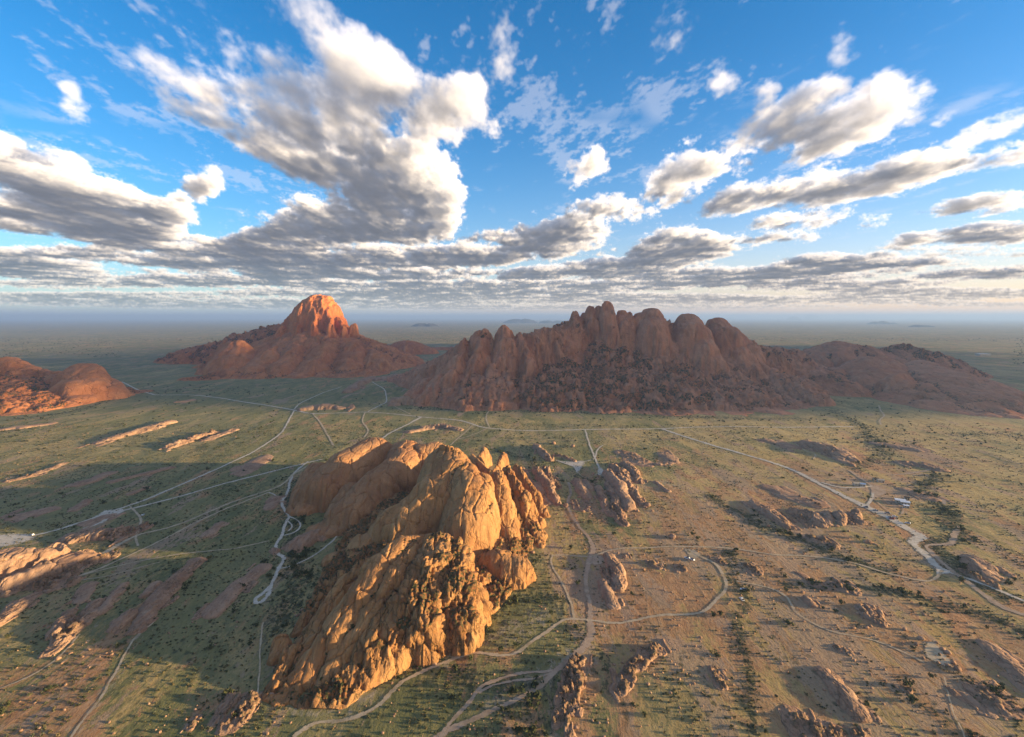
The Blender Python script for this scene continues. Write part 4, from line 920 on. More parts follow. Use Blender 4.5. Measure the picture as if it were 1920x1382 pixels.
OUT = [
 # left of the koppie
 ('flat pink slab at the left edge below the bare hill', [([(-12, 809, 3), (40, 804, 4), (92, 797, 2)], 13, .1)]),
 ('long pink rock bar in shade left of the sunlit crest', [([(188, 830, 4), (250, 812, 7), (318, 792, 6)], 11, .35), ([(260, 812, 5), (300, 800, 6)], 8, .6)]),
 ('sunlit yellow rock crest with broken blocks on the left plain', [([(314, 840, 6), (360, 825, 9), (400, 812, 7)], 9, .6), ([(385, 826, 3), (440, 806, 3)], 8, .3)]),
 ('narrow broken pavement of rock at far left', [([(15, 902, 2), (60, 892, 2.5), (118, 868, 2)], 8, .6)]),
 ('flat reddish pavement between the two left pavements', [([(140, 910, 2), (175, 900, 3), (203, 887, 2)], 11, .25)]),
 ('thin reddish pavement tapering to the right beside the flat one', [([(210, 903, 2), (260, 892, 3), (320, 877, 2)], 8, .35)]),
 ('round flat pinkish pavement beside the tracks left of the koppie', [([(455, 888, 1.5), (475, 872, 2), (496, 858, 1.5)], 16, .3)]),
 ('small flat slab between the long tracks left of the koppie', [([(246, 927, 2), (276, 914, 2)], 6, .3)]),
 ('pale flat pavement at far left above the gravel parking', [([(28, 968, 1.5), (88, 956, 1.5)], 13, .25)]),
 ('curved pink slab right of the pale pavement', [([(138, 956, 1.5), (164, 938, 2)], 7, .3)]),
 ('flat slab just above the track junction at left', [([(160, 980, 1.5), (200, 968, 1.5)], 10, .3)]),
 ('low reddish hump with boulders below the track junction', [([(150, 1008, 4), (182, 1003, 6)], 13, .5), ([(210, 1003, 9), (228, 998, 7)], 12, .7)]),
 ('big rounded orange hump at the left edge', [([(-40, 1075, 20), (20, 1074, 23), (60, 1070, 21)], (24, 25, 22), .12), ([(70, 1078, 13), (120, 1060, 11), (146, 1048, 6)], (22, 20, 13), .1), ([(15, 1102, 6), (20, 1108, 2)], 7, .4)]),
 ('long flat grey slab right of the ribs, below the camp track', [([(398, 1150, 2.5), (432, 1112, 3.5), (462, 1086, 3), (494, 1062, 2)], 9, .12)]),
 ('long pink rib running down from the thin cross track', [([(252, 1186, 3), (292, 1130, 5), (330, 1090, 5), (370, 1052, 3)], 7, .35)]),
 ('short pink hump at the foot of the long pink rib', [([(218, 1180, 3), (242, 1156, 5)], 6, .3)]),
 ('little slab left of the long pink rib', [([(272, 1118, 2.5), (292, 1096, 2.5)], 5, .3)]),
 ('slender slab between the long pink rib and the bright crest', [([(188, 1150, 3), (232, 1098, 3)], 5, .25)]),
 ('bright sunlit broken crest at lower left', [([(98, 1222, 3), (120, 1195, 7), (142, 1170, 7), (150, 1160, 5)], 6.5, .75), ([(152, 1170, 4), (182, 1130, 3)], 6, .4), ([(106, 1190, 4), (130, 1150, 3)], 5, .5)]),
 ('pinkish slab above the bright crest at lower left', [([(150, 1126, 2), (168, 1096, 2)], 7, .3)]),
 ('pale rib cut by the left edge of the picture', [([(-10, 1176, 3), (30, 1140, 4), (66, 1116, 2)], 6, .4)]),
 ('short pinkish slab on the green plain left of the camp track', [([(388, 1006, 2), (412, 984, 2)], 7, .25)]),
 ('pile of rounded boulders in front of the koppie at bottom left', [([(436, 1358, 4), (456, 1330, 9), (470, 1316, 7)], 7.5, 1.1)]),
 ('tiny bright rock near the bottom edge left of the boulder pile', [([(358, 1366, 2), (372, 1346, 2.5)], 3, .9)]),
 ('low pink dome beside the far track junction', [([(575, 768, 8), (606, 766, 13), (640, 766, 7)], (16, 20, 14), .15)]),
 ('small striped dome at the left foot of the mountain of domes', [([(738, 757, 18), (760, 757, 23), (775, 757, 16)], (18, 22, 15), .3)]),
 ('slanting red rib in the gap between the mountains', [([(652, 736, 10), (672, 722, 15), (698, 708, 10)], (14, 18, 14), .35)]),
 ('flat red outcrop behind the slanting rib', [([(712, 712, 10), (750, 706, 12)], 26, .4)]),
 ('twin grey pink slabs beside the far track', [([(766, 811, 4), (808, 803, 6)], 9, .3), ([(796, 803, 5), (830, 800, 8), (860, 807, 3)], 10, .45)]),
 ('tiny pink slab beside the main track at left', [([(334, 755, 3), (360, 751, 3)], 10, .3)]),
 ('round flat pavement beside the camp loop left of the koppie', [([(506, 954, 1.5), (516, 936, 2)], 9, .2)]),
 ('smooth slab at the left foot of the koppie', [([(545, 1027, 6), (580, 1012, 9), (618, 998, 5)], (8, 11, 8), .15)]),
 # between the koppie and the right ribs
 ('blunt brown block beside the pale camp clearing', [([(1004, 840, 8), (1018, 852, 9), (1030, 864, 6)], 6.5, .5)]),
 ('row of knobbly boulders above the pale camp clearing', [([(1040, 855, 5), (1058, 857, 6), (1076, 866, 5)], 4.5, 1.0)]),
 ('pair of rough ribs right behind the koppie', [([(1006, 885, 9), (1028, 915, 13), (1046, 946, 4)], (6, 7.5, 5), .5), ([(1022, 880, 9), (1044, 915, 7)], 6, .8), ([(1010, 908, 3), (1026, 944, 2)], 7, .15)]),
 ('flattened reddish slab left of the pair of rough ribs', [([(978, 880, 4), (992, 905, 3)], 7, .6)]),
 ('smooth tilted block left of the fluted ribs', [([(1080, 905, 7), (1094, 925, 9), (1102, 935, 4)], (6, 7.5, 6), .2), ([(1096, 906, 6), (1106, 920, 5)], 5, .3)]),
 ('rubble of small slabs below the tilted block', [([(1076, 940, 3), (1082, 955, 2)], 6, 1.0), ([(1096, 940, 3), (1104, 958, 2)], 5, 1.0)]),
 ('fluted orange ribs right of the koppie, largest of that cluster', [([(1142, 893, 9), (1160, 920, 15), (1182, 958, 7)], (7, 9.5, 7), .15), ([(1160, 898, 10), (1186, 925, 8), (1206, 950, 4)], (6, 7, 5), .55), ([(1140, 912, 8), (1154, 945, 8), (1170, 984, 4)], (4.5, 5, 4), .4), ([(1122, 918, 7), (1134, 950, 6), (1146, 968, 3)], (5, 5, 4), .3), ([(1150, 950, 6), (1168, 984, 3)], 5, .7)]),
 ('rough humps behind the fluted orange ribs', [([(1148, 878, 7), (1166, 893, 9), (1184, 905, 4)], (7, 8, 6), .55), ([(1172, 872, 6), (1192, 892, 7), (1200, 906, 4)], 6.5, .35)]),
 ('broken flat pavement behind the rough humps', [([(1170, 850, 3), (1196, 862, 3.5), (1210, 872, 2)], 14, .9)]),
 ('small pavement right of the broken flat pavement', [([(1236, 872, 2), (1256, 868, 2)], 8, .7)]),
 ('reddish pavement patch beyond the small pavement', [([(1246, 852, 2.5), (1262, 866, 2.5)], 11, .6)]),
 ('short brown rib right of the fluted orange ribs', [([(1230, 906, 3), (1252, 924, 3)], 4, .6)]),
 ('pale ribbed slab beside the sandy track junction', [([(1144, 1048, 5), (1154, 1070, 7), (1162, 1102, 5)], (5, 7, 6), .35), ([(1132, 1092, 4), (1140, 1122, 5), (1148, 1140, 2)], (4, 6, 4), .15)]),
 ('single knob of rock just right of the sandy track junction', [([(1174, 1046, 3.5)], 3.2, .9)]),
 ('brown boulder cluster inside the track loop', [([(1218, 1056, 3.5), (1232, 1064, 3)], 5, 1.1)]),
 ('dark boulder cluster beside the two parked cars', [([(1272, 1064, 3), (1282, 1070, 2)], 4, 1.1)]),
 ('small tan rock at the bend of the loop', [([(1340, 1050, 2.5), (1354, 1056, 3)], 4.5, .9)]),
 # right half
 ('long whaleback rib beside the wooded gully', [([(1412, 945, 5), (1440, 962, 9), (1482, 990, 5)], (7, 9.5, 7), .45)]),
 ('pale cracked whaleback right of the long one', [([(1492, 962, 6), (1520, 972, 9), (1540, 984, 5)], (9, 12, 9), .4)]),
 ('tall knob left of the twin knobs on the right', [([(1551, 968, 8), (1552, 984, 4)], 6, .3)]),
 ('round orange knob in the middle of the right knobs', [([(1574, 972, 11), (1580, 984, 6)], (6.5, 5), .35), ([(1586, 976, 7)], 3.5, .7)]),
 ('cleft orange knob at the right end of the knobs', [([(1602, 968, 9), (1612, 982, 5)], (6.5, 5.5), .5)]),
 ('wide flat pink pavement above the right knobs', [([(1446, 915, 2), (1480, 930, 2.5), (1530, 948, 2)], 12, .15)]),
 ('row of lumpy boulders on the rim of the pink pavement', [([(1502, 935, 4), (1522, 942, 5), (1540, 952, 4)], 3.8, 1.1)]),
 ('dark red whaleback with lit ribs on the right plain', [([(1510, 834, 7), (1556, 848, 12), (1600, 864, 4)], (15, 18, 10), .35)]),
 ('flat dark patch of rock left of the red whaleback', [([(1440, 828, 2), (1490, 840, 2)], 14, .5)]),
 ('thin red slab far out right of the whaleback', [([(1650, 832, 2.5), (1720, 843, 2.5)], 13, .5)]),
 ('low red ridges beside the right hand wash', [([(1692, 866, 4), (1730, 872, 5), (1762, 880, 3)], 11, .6)]),
 ('low red slab below the brown wash at far right', [([(1700, 918, 2), (1750, 936, 2.5)], 9, .6)]),
 ('dark rocky hump in the wooded gully', [([(1518, 1008, 5), (1540, 1016, 6), (1560, 1026, 4)], (6, 7.5, 5), .8)]),
 ('single tan boulder on the grass left of the gravel road', [([(1627, 1018, 3.5)], 3.5, .5)]),
 ('rounded dome right of the gravel road at far right', [([(1812, 1048, 6), (1836, 1062, 9), (1862, 1086, 3)], (8, 11, 6), .3)]),
 ('rusty boulder pile right of the grassy strip', [([(1404, 1064, 4), (1420, 1076, 3.5)], 5, 1.1)]),
 ('dark stony rise below the wooded belt', [([(1540, 1098, 3), (1590, 1106, 3.5)], 8, 1.0)]),
 ('small upright pale rock left of the ribbed outcrop', [([(1514, 1128, 4), (1526, 1140, 3)], (3.6, 3), .3)]),
 ('ribbed outcrop of thin slabs on the brown slope', [([(1612, 1140, 4), (1626, 1160, 3)], 4, .7), ([(1628, 1138, 4), (1646, 1168, 3)], 3.4, .6), ([(1646, 1150, 3), (1658, 1176, 2)], 3, .6)]),
 ('lumpy crest of rocks along the sandy wash at the bottom', [([(1086, 1240, 6), (1076, 1275, 8), (1062, 1315, 7), (1044, 1360, 3)], (5, 6.5, 6, 4), 1.0)]),
 ('broken crest of rocks right of the lumpy one', [([(1232, 1222, 4), (1205, 1235, 6), (1180, 1262, 5), (1162, 1300, 3)], (5, 6.5, 5, 4), 1.1)]),
 ('faint rubble rise between the broken crest and the grassy strip', [([(1338, 1258, 3), (1352, 1290, 2.5)], 3.6, 1.0)]),
 ('pale tilted slab with a clean right edge at lower right', [([(1545, 1262, 3), (1580, 1305, 5), (1614, 1350, 3)], (4.5, 6.5, 4), .3)]),
 ('dark mound of rocks cut by the bottom edge at right', [([(1550, 1378, 5), (1600, 1390, 5)], 8, 1.1)]),
 ('stony hump near the bottom edge right of the grassy strip', [([(1488, 1345, 3), (1516, 1388, 3)], 7, .8)]),
 ('long slab slanting out of the right edge', [([(1856, 1212, 3), (1900, 1250, 4), (1950, 1300, 3)], 7, .3)]),
 ('low rough rock on the brown slope left of the bare clearing', [([(1574, 1216, 2.5), (1590, 1226, 2.5)], 3.6, 1.0)]),
 ('dark rough rise at the lower right corner', [([(1840, 1298, 3), (1880, 1330, 3)], 9, 1.0)]),
 ('little rock pair on the slope below the clearing', [([(1700, 1296, 2.5)], 3, 1.0)]),
]
for i, (lab, spn) in enumerate(OUT): outcrop(lab, spn, 200 + i * 3)

# ------------------------------------------------------------------ loose boulders
import bmesh
def boulder_mesh(seed):
    bm = bmesh.new(); bmesh.ops.create_icosphere(bm, subdivisions=2, radius=1)
    V = np.array([v.co[:] for v in bm.verts])
    rg = np.random.default_rng(seed); sc = 1 + rg.uniform(-.25, .3, 3) * (1, 1, .6)
    for _ in range(9):
        n = rg.normal(size=3); n /= np.linalg.norm(n); d = rg.uniform(.62, .92)
        t = V @ n; V = V - np.outer(np.clip(t - d, 0, None), n) * .85
    V = V * sc * (1, 1, .78) + (0, 0, .35)
    for v, c in zip(bm.verts, V): v.co = c
    me = bpy.data.meshes.new('boulder'); bm.to_mesh(me); bm.free()
    me.polygons.foreach_set('use_smooth', [seed % 2 == 0] * len(me.polygons))
    a = me.attributes.new('tint', 'FLOAT', 'POINT'); a.data.foreach_set('value', np.full(len(me.vertices), rg.random(), np.float32))
    me.materials.append(M['outcrop']); return me
BOULD = [boulder_mesh(s) for s in range(7)]
rb = random.Random(4)
def boulders(label, group, spots):
    for (px, py, rx, ry, n, s0, s1) in spots:
        for k in range(n):
            x, y = gp(px + rb.gauss(0, rx), py + rb.gauss(0, ry))
            o = link('boulder', BOULD[rb.randrange(7)]); s = s0 + (s1 - s0) * rb.random() ** 2.2
            o.scale = (s, s * rb.uniform(.8, 1.3), s * rb.uniform(.75, 1.1)); o.rotation_euler = (0, 0, rb.uniform(0, 6.28))
            o.location = (x, y, float(ground_z(x, y)) - .1 * s)
            tag(o, label, 'boulder', group)
for sp_ in (
 (520, 1210, 8, 14, 10, .8, 2.2, 'orange boulder at the lower left foot of the near koppie, by its small smooth dome'), (560, 1170, 8, 20, 10, .8, 2.4, 'orange boulder on the left flank of the near koppie'),
 (880, 1130, 20, 16, 16, .7, 1.8, 'orange boulder at the right foot of the near koppie, below the round block'), (830, 1200, 22, 10, 14, .7, 1.7, 'small boulder in front of the lower buttress of the near koppie'),
 (760, 1235, 22, 10, 10, .6, 1.4, 'small boulder on the grass just above the pale track below the koppie'), (520, 1290, 10, 8, 8, .6, 1.5, 'small boulder at the lowest tip of the near koppie'), (985, 1020, 12, 14, 10, .8, 2.0, 'boulder at the foot of the right hand ribs of the koppie'),
 (1100, 945, 12, 14, 14, .8, 2.2, 'boulder in the rubble below the smooth tilted block'), (1118, 905, 7, 9, 12, .9, 2.6, 'boulder heaped between the tilted block and the fluted ribs'), (1200, 955, 10, 8, 8, .8, 2.2, 'boulder at the right foot of the fluted ribs'),
 (1140, 960, 10, 12, 8, .7, 1.6, 'boulder in front of the fluted ribs'), (1035, 900, 14, 16, 10, .8, 2.0, 'boulder between the pair of rough ribs behind the koppie'), (1175, 870, 20, 14, 12, .8, 2.0, 'boulder on the broken pavement behind the rough humps'),
 (1430, 960, 26, 18, 10, .8, 2.2, 'boulder around the long whaleback rib on the right plain'), (1560, 990, 40, 10, 10, .8, 2.0, 'boulder on the grass below the right knobs'), (1560, 1110, 40, 12, 12, .7, 1.6, 'boulder on the dark stony rise at right'),
 (1640, 1165, 24, 14, 12, .6, 1.4, 'boulder around the outcrop of thin slabs on the brown slope'), (1230, 1065, 22, 8, 10, .6, 1.5, 'boulder inside the right track loop'), (1420, 1075, 14, 8, 7, .6, 1.4, 'boulder around the rusty pile right of the grassy strip'),
 (1200, 1250, 30, 22, 14, .5, 1.3, 'boulder strewn round the broken crest left of the grassy strip'), (1065, 1310, 10, 30, 12, .5, 1.3, 'boulder beside the lumpy crest along the sandy wash'), (1580, 1360, 30, 14, 10, .5, 1.2, 'boulder near the bottom edge round the dark mound'),
 (1860, 1300, 30, 22, 10, .5, 1.2, 'boulder on the dark rise at the lower right corner'), (160, 1140, 12, 10, 8, .7, 1.7, 'boulder above the bright crest at lower left'), (120, 1205, 12, 14, 8, .6, 1.6, 'boulder around the bright crest at lower left'),
 (455, 1340, 14, 14, 9, .5, 1.4, 'boulder beside the rounded pile at bottom left'), (25, 1105, 14, 4, 5, 1.0, 2.4, 'rounded boulder below the big hump at the left edge'), (215, 1005, 12, 5, 7, .8, 2.0, 'boulder on the low reddish hump below the track junction'), (370, 822, 26, 7, 8, 1.0, 2.4, 'boulder along the sunlit crest on the left plain')):
    boulders(sp_[7], sp_[7].replace('boulder', 'boulders', 1), [sp_[:7]])
def lone(px, py, s, label):
    x, y = gp(px, py); o = link('boulder', BOULD[int(px) % 7]); o.scale = (s, s * 1.1, s * .9); o.location = (x, y, float(ground_z(x, y))); tag(o, label, 'boulder')
lone(1214, 951, 4.0, 'big pale boulder standing alone right of the fluted ribs'); lone(1038, 833, 4.2, 'grey boulder alone on the grass, left one of two')
lone(1074, 838, 3.6, 'flat boulder alone on the grass, right one of two'); lone(1261, 1010, 3.4, 'whitish boulder alone on the grass above the upper loop track')
# ------------------------------------------------------------------ tracks, washes and clearings
def spline(pts, n):
    P = np.array(pts, float); P = np.vstack([2 * P[0] - P[1], P, 2 * P[-1] - P[-2]]); out = []
    for i in range(1, len(P) - 2):
        seg = max(2, int(math.hypot(*(P[i + 1] - P[i])) / n))
        for k in range(seg):
            t = k / seg; a, b, c, d = P[i - 1:i + 3]
            out.append(.5 * (2 * b + (c - a) * t + (2 * a - 5 * b + 4 * c - d) * t * t + (3 * b - a - 3 * c + d) * t ** 3))
    out.append(P[-2]); return np.array(out)
_lift = [0]
def ribbon(name, label, pts, width, mat, seed=0):
    W = [gp(*p[:2]) for p in pts]
    ws = [p[2] if len(p) > 2 else width for p in pts]
    d = np.array([w[1] for w in W]).mean()
    line = spline(W, max(1.6, d * .006))
    # widths along the way
    cum = np.r_[0, np.cumsum(np.hypot(*np.diff(np.array(W), axis=0).T))]; lc = np.r_[0, np.cumsum(np.hypot(*np.diff(line, axis=0).T))]
    wd = np.interp(lc / max(lc[-1], 1e-6) * cum[-1], cum, ws)
    line = line + np.stack([fbm(lc / 22, lc * 0 + seed, 2, 5), fbm(lc / 22, lc * 0 + seed + 9, 2, 6)], -1) * 1.1
    wd = wd * (1 + fbm(lc / 9, lc * 0 + seed + 4, 2, 7) * .5)
    t = np.gradient(line, axis=0); t /= np.maximum(np.linalg.norm(t, axis=1, keepdims=True), 1e-9); nrm = np.stack([-t[:, 1], t[:, 0]], -1)
    cols = []; ed = []
    _lift[0] = (_lift[0] + 1) % 12
    for s, e in ((-.85, 0), (-.42, .8), (0, 1), (.42, .8), (.85, 0)):
        p = line + nrm * (wd * s * .74)[:, None]
        z = ground_z(p[:, 0], p[:, 1]) + .10 + np.hypot(p[:, 0], p[:, 1]) * .00022 + _lift[0] * .008
        cols.append(np.c_[p, z]); ed.append(np.full(len(p), e))
    n = len(line); V = np.concatenate(cols); E = np.concatenate(ed)
    Q = np.concatenate([np.stack([np.arange(n - 1) + k * n, np.arange(n - 1) + k * n + 1, np.arange(n - 1) + (k + 1) * n + 1, np.arange(n - 1) + (k + 1) * n], -1) for k in range(4)])
    me = mesh_from(name, V, Q, True, {'edge': E})
    if sum(p.normal.z for p in me.polygons) < 0: me.flip_normals()
    return tag(link(name, me, M[mat]), label, None, None, 'structure')
def patch(name, label, pts, mat):
    W = np.array([gp(*p) for p in pts]); c = W.mean(0); rings = (0, .35, .65, .85, 1.08)
    ang = spline(np.vstack([W, W[:1]]), 3.0)[:-1]; n = len(ang)
    _lift[0] = (_lift[0] + 1) % 12
    V = []; E = []
    for r in rings:
        p = c + (ang - c) * r; z = ground_z(p[:, 0], p[:, 1]) + .06 + np.hypot(p[:, 0], p[:, 1]) * .0002 + _lift[0] * .008
        V.append(np.c_[p, z]); E.append(np.full(n, np.clip((1.08 - r) / .35, 0, 1)))
    Q = [[k * n + i, k * n + (i + 1) % n, (k + 1) * n + (i + 1) % n, (k + 1) * n + i] for k in range(len(rings) - 1) for i in range(n)]
    me = mesh_from(name, np.concatenate(V), Q, True, {'edge': np.concatenate(E)})
    if sum(p.normal.z for p in me.polygons) < 0: me.flip_normals()
    return tag(link(name, me, M[mat]), label, None, None, 'structure')
TR = [
 ('pale main gravel track crossing the plain below the mountains', 5.5, 'track', [(228, 716), (250, 727), (265, 733), (282, 738), (300, 741), (370, 742), (450, 753), (500, 760), (552, 769), (590, 776), (680, 773), (740, 776), (790, 781), (860, 788), (900, 800), (930, 804), (1000, 808), (1100, 806), (1240, 804), (1330, 801), (1450, 802), (1600, 800)]),
 ('pale gravel road curving down the right side past the buildings', 6.4, 'track', [(1240, 804), (1300, 825), (1400, 855), (1480, 880), (1550, 915), (1600, 940, 9), (1660, 968, 11), (1700, 990, 9), (1722, 1005, 9), (1714, 1018, 8), (1740, 1045, 7), (1762, 1066), (1785, 1076, 4), (1850, 1098, 4), (1935, 1134, 4)]),
 ('track leaving the far junction down to the left edge', 3.6, 'track', [(552, 769), (545, 782), (530, 808), (515, 822), (480, 845), (440, 865), (350, 905), (280, 935), (220, 955), (130, 985), (60, 1002), (-10, 1012)]),
 ('track climbing from the far junction into the gap', 3.6, 'track', [(552, 767), (562, 757), (580, 748), (610, 735), (640, 725)]),
 ('short track dropping from the far junction to the koppie', 3.2, 'path', [(586, 776), (600, 792), (612, 812), (626, 836)]),
 ('straight track along the left foot of the koppie', 3.6, 'track', [(604, 862), (530, 880), (440, 903), (350, 928), (270, 948), (215, 962), (190, 978, 7), (160, 990, 6)]),
 ('long tan track running down the left plain', 3.2, 'path', [(590, 868), (552, 890), (520, 915), (430, 945), (330, 985), (262, 1002), (220, 1022, 6), (170, 1052, 6), (110, 1085, 4), (40, 1100), (-10, 1116)]),
 ('second tan track beside the long one', 2.4, 'path', [(505, 925), (400, 965), (280, 1025), (200, 1060), (140, 1082)]),
 ('thin cross track on the left plain', 1.6, 'path', [(130, 1084), (240, 1058), (340, 1040), (440, 1028), (505, 1014)]),
 ('faint lower cross track on the left plain', 1.2, 'path', [(110, 1092), (200, 1080), (300, 1055)]),
 ('little link track at left', 2.2, 'path', [(244, 950), (262, 968), (262, 985), (255, 1005), (258, 1024)]),
 ('sandy camp track hugging the left foot of the koppie', 3.0, 'track', [(578, 866), (552, 888), (544, 905), (538, 928), (528, 942), (534, 958), (542, 968), (534, 985), (528, 1004), (518, 1020), (520, 1036), (531, 1044), (522, 1064), (512, 1090), (504, 1112), (492, 1126), (481, 1130), (480, 1120), (494, 1110), (506, 1098)]),
 ('camp loop beside the koppie foot', 1.8, 'track', [(540, 968), (556, 975), (564, 985), (556, 996), (540, 1002), (530, 1004)]),
 ('inner camp loop beside the koppie foot', 1.4, 'track', [(538, 976), (548, 986), (540, 996)]),
 ('side track from the camp to the koppie', 2.2, 'track', [(536, 965), (555, 962), (572, 950), (590, 938)]),
 ('side track from the camp to the pavement', 1.8, 'track', [(528, 942), (515, 930), (503, 925)]),
 ('curving side track below the smooth slab', 1.8, 'track', [(520, 1066), (556, 1056), (600, 1032), (628, 1008), (638, 996)]),
 ('zigzag track up the gap between the mountains', 3.2, 'track', [(690, 772), (712, 760), (724, 754), (724, 742), (720, 730), (706, 721), (698, 716)]),
 ('faint track up through the gap', 4.0, 'track', [(705, 703), (730, 690), (742, 678), (756, 668)]),
 ('short link track in the gap', 2.6, 'path', [(724, 754), (745, 764), (770, 776)]),
 ('short winding track above the koppie', 3.0, 'path', [(684, 774), (680, 790), (690, 806), (684, 820)]),
 ('straight track slanting down behind the koppie', 4.0, 'track', [(790, 781, 7), (765, 795), (735, 810), (714, 824)]),
 ('thin straight track crossing behind the koppie', 1.8, 'path', [(720, 822), (800, 822), (860, 823), (1000, 826), (1120, 826), (1260, 826)]),
 ('slanting link track behind the koppie', 2.4, 'path', [(886, 798), (872, 811), (855, 825), (845, 834)]),
 ('second slanting link track behind the koppie', 2.0, 'path', [(916, 802), (900, 810), (878, 818), (860, 823)]),
 ('little track up to the foot of the mountain of domes', 2.6, 'path', [(918, 802), (912, 786), (914, 774), (926, 760)]),
 ('short straight track down to the camp clearing', 2.6, 'track', [(1097, 806), (1106, 836), (1115, 858), (1120, 872), (1127, 888)]),
 ('curving track into the camp clearing', 2.4, 'track', [(1130, 836), (1120, 845), (1115, 860), (1100, 866), (1070, 868), (1042, 865)]),
 ('fine track right of the camp clearing', 1.4, 'path', [(1128, 838), (1142, 833), (1180, 834), (1260, 838), (1290, 845), (1380, 870)]),
 ('looping path below the camp clearing', 1.2, 'path', [(1082, 885), (1094, 896), (1112, 894), (1126, 886)]),
 ('sandy stream bed winding down right of the koppie', 3.0, 'wash', [(1066, 905), (1070, 925), (1064, 945), (1072, 966), (1086, 988), (1104, 1010), (1112, 1030, 5), (1106, 1050, 5), (1098, 1090, 3.4), (1105, 1130, 3.4), (1108, 1165, 4.5), (1104, 1200, 5.5), (1078, 1232, 5), (1044, 1258, 4), (1014, 1288, 3.5), (960, 1318, 3), (900, 1345, 3), (840, 1372, 4), (800, 1400, 5)]),
 ('upper braid of the sandy stream bed', 2.4, 'wash', [(1040, 1260), (990, 1264), (950, 1272), (905, 1288), (880, 1320), (846, 1355), (820, 1390)]),
 ('middle braid of the sandy stream bed', 2.0, 'wash', [(1040, 1262), (1010, 1275), (965, 1280), (920, 1288), (895, 1300)]),
 ('pale track circling the lower right foot of the koppie', 2.6, 'path', [(550, 1382), (590, 1357), (640, 1350), (680, 1340), (712, 1320), (750, 1282), (788, 1262), (832, 1244), (885, 1226), (958, 1230), (1010, 1196), (1050, 1168), (1076, 1161), (1160, 1168), (1230, 1156), (1312, 1150), (1345, 1125), (1362, 1100), (1346, 1065), (1314, 1046), (1292, 1034)]),
 ('upper loop track crossing the right plain', 2.4, 'path', [(1106, 1046), (1150, 1033), (1220, 1029), (1290, 1028), (1370, 1030), (1450, 1042), (1510, 1043), (1590, 1055), (1660, 1075), (1720, 1089), (1752, 1088), (1766, 1070)]),
 ('short track between the koppie and the stream bed', 2.0, 'path', [(1034, 1043), (1060, 1042), (1106, 1045)]),
 ('thin curving path right of the koppie', 1.6, 'path', [(1036, 1044), (1034, 1060), (1050, 1088), (1064, 1115), (1072, 1140), (1076, 1160)]),
 ('narrow track wandering down to the bare clearing', 1.7, 'path', [(1380, 1092), (1440, 1104), (1474, 1122), (1500, 1155), (1560, 1186), (1630, 1200), (1700, 1226), (1734, 1244)]),
 ('brown wash winding down the right side', 4.5, 'wash', [(1800, 985, 3), (1790, 1000, 6), (1782, 1020, 6), (1740, 1022, 3), (1745, 1035, 4), (1790, 1075), (1840, 1112, 5), (1880, 1140, 6), (1940, 1160, 6)]),
 ('reddish wash at right beyond the buildings', 4.0, 'wash', [(1675, 890), (1720, 885), (1758, 876)]),
 ('small loop of bare sand at right', 4.5, 'wash', [(1752, 940), (1768, 932), (1770, 945)]),
 ('sandy track from the road to the buildings', 3.4, 'track', [(1540, 906), (1575, 915), (1610, 915), (1636, 912)]),
 ('sandy track from the clearing back to the road', 3.4, 'track', [(1638, 925), (1632, 938), (1628, 950)]),
 ('sandy approach beyond the buildings', 3.2, 'wash', [(1590, 882), (1612, 897), (1636, 912)]),
 ('footpaths among the buildings', 1.6, 'wash', [(1645, 942), (1660, 955), (1676, 968)]),
 ('second footpath among the buildings', 1.6, 'wash', [(1660, 938), (1680, 944), (1694, 954), (1692, 965)]),
 ('little zigzag track below the rocky ridge', 3.2, 'path', [(1648, 762), (1652, 772), (1658, 780), (1650, 788), (1652, 797)]),
 ('short track beside the red whaleback', 2.4, 'path', [(1490, 832), (1510, 846), (1528, 852), (1526, 862)]),
 ('faint straight path at the lower left of the koppie', 1.0, 'path', [(494, 1165), (486, 1215), (486, 1260), (484, 1300)]),
 ('faint stony track at the bottom left', 1.4, 'path', [(130, 1390), (190, 1310), (222, 1250), (250, 1200), (290, 1165)]),
 ('faint dirt path at the lower right corner', .8, 'path', [(1770, 1270), (1776, 1300), (1790, 1340), (1810, 1390)]),
 ('faint cross path at far left bottom', 1.2, 'path', [(-10, 1296), (60, 1268), (110, 1232), (150, 1190)]),
]
for i, (lab, w, mat, pts) in enumerate(TR): ribbon('wash' if mat == 'wash' else ('track' if mat == 'track' else 'path'), lab, pts, w, mat, i * 3.7)
patch('gravel', 'pale gravel parking at the left edge', [(-20, 1000), (40, 998), (66, 1004), (50, 1012), (20, 1020), (-20, 1024)], 'track')
patch('gravel', 'pale sandy junction of the left tracks', [(196, 956), (236, 954), (222, 964), (196, 972), (176, 980), (170, 974)], 'track')
patch('gravel', 'pale sandy camp clearing behind the fluted ribs', [(1044, 866), (1072, 866), (1096, 866), (1090, 880), (1082, 888), (1076, 878), (1062, 872)], 'track')
patch('gravel', 'small pale parking spot at the end of the short track', [(1120, 884), (1127, 878), (1134, 890), (1122, 894)], 'track')
patch('sand', 'sandy yard between the road and the buildings', [(1628, 908), (1650, 912), (1664, 924), (1646, 934), (1636, 938), (1634, 924)], 'wash')
patch('gravel', 'pale turning place on the gravel road', [(1716, 1002), (1728, 1000), (1740, 1010), (1726, 1016), (1714, 1020)], 'track')
patch('gravel', 'pale triangle where the two right tracks meet', [(1754, 1064), (1770, 1066), (1786, 1076), (1764, 1078), (1756, 1086)], 'track')
patch('sand', 'bare pale clearing with stones around it at lower right', [(1732, 1206), (1752, 1202), (1768, 1222), (1784, 1244), (1772, 1252), (1748, 1242), (1732, 1224)], 'path')
patch('sand', 'flat sandy triangle at the stream bed junction', [(1102, 1036), (1120, 1042), (1142, 1052), (1122, 1060), (1106, 1058)], 'wash')
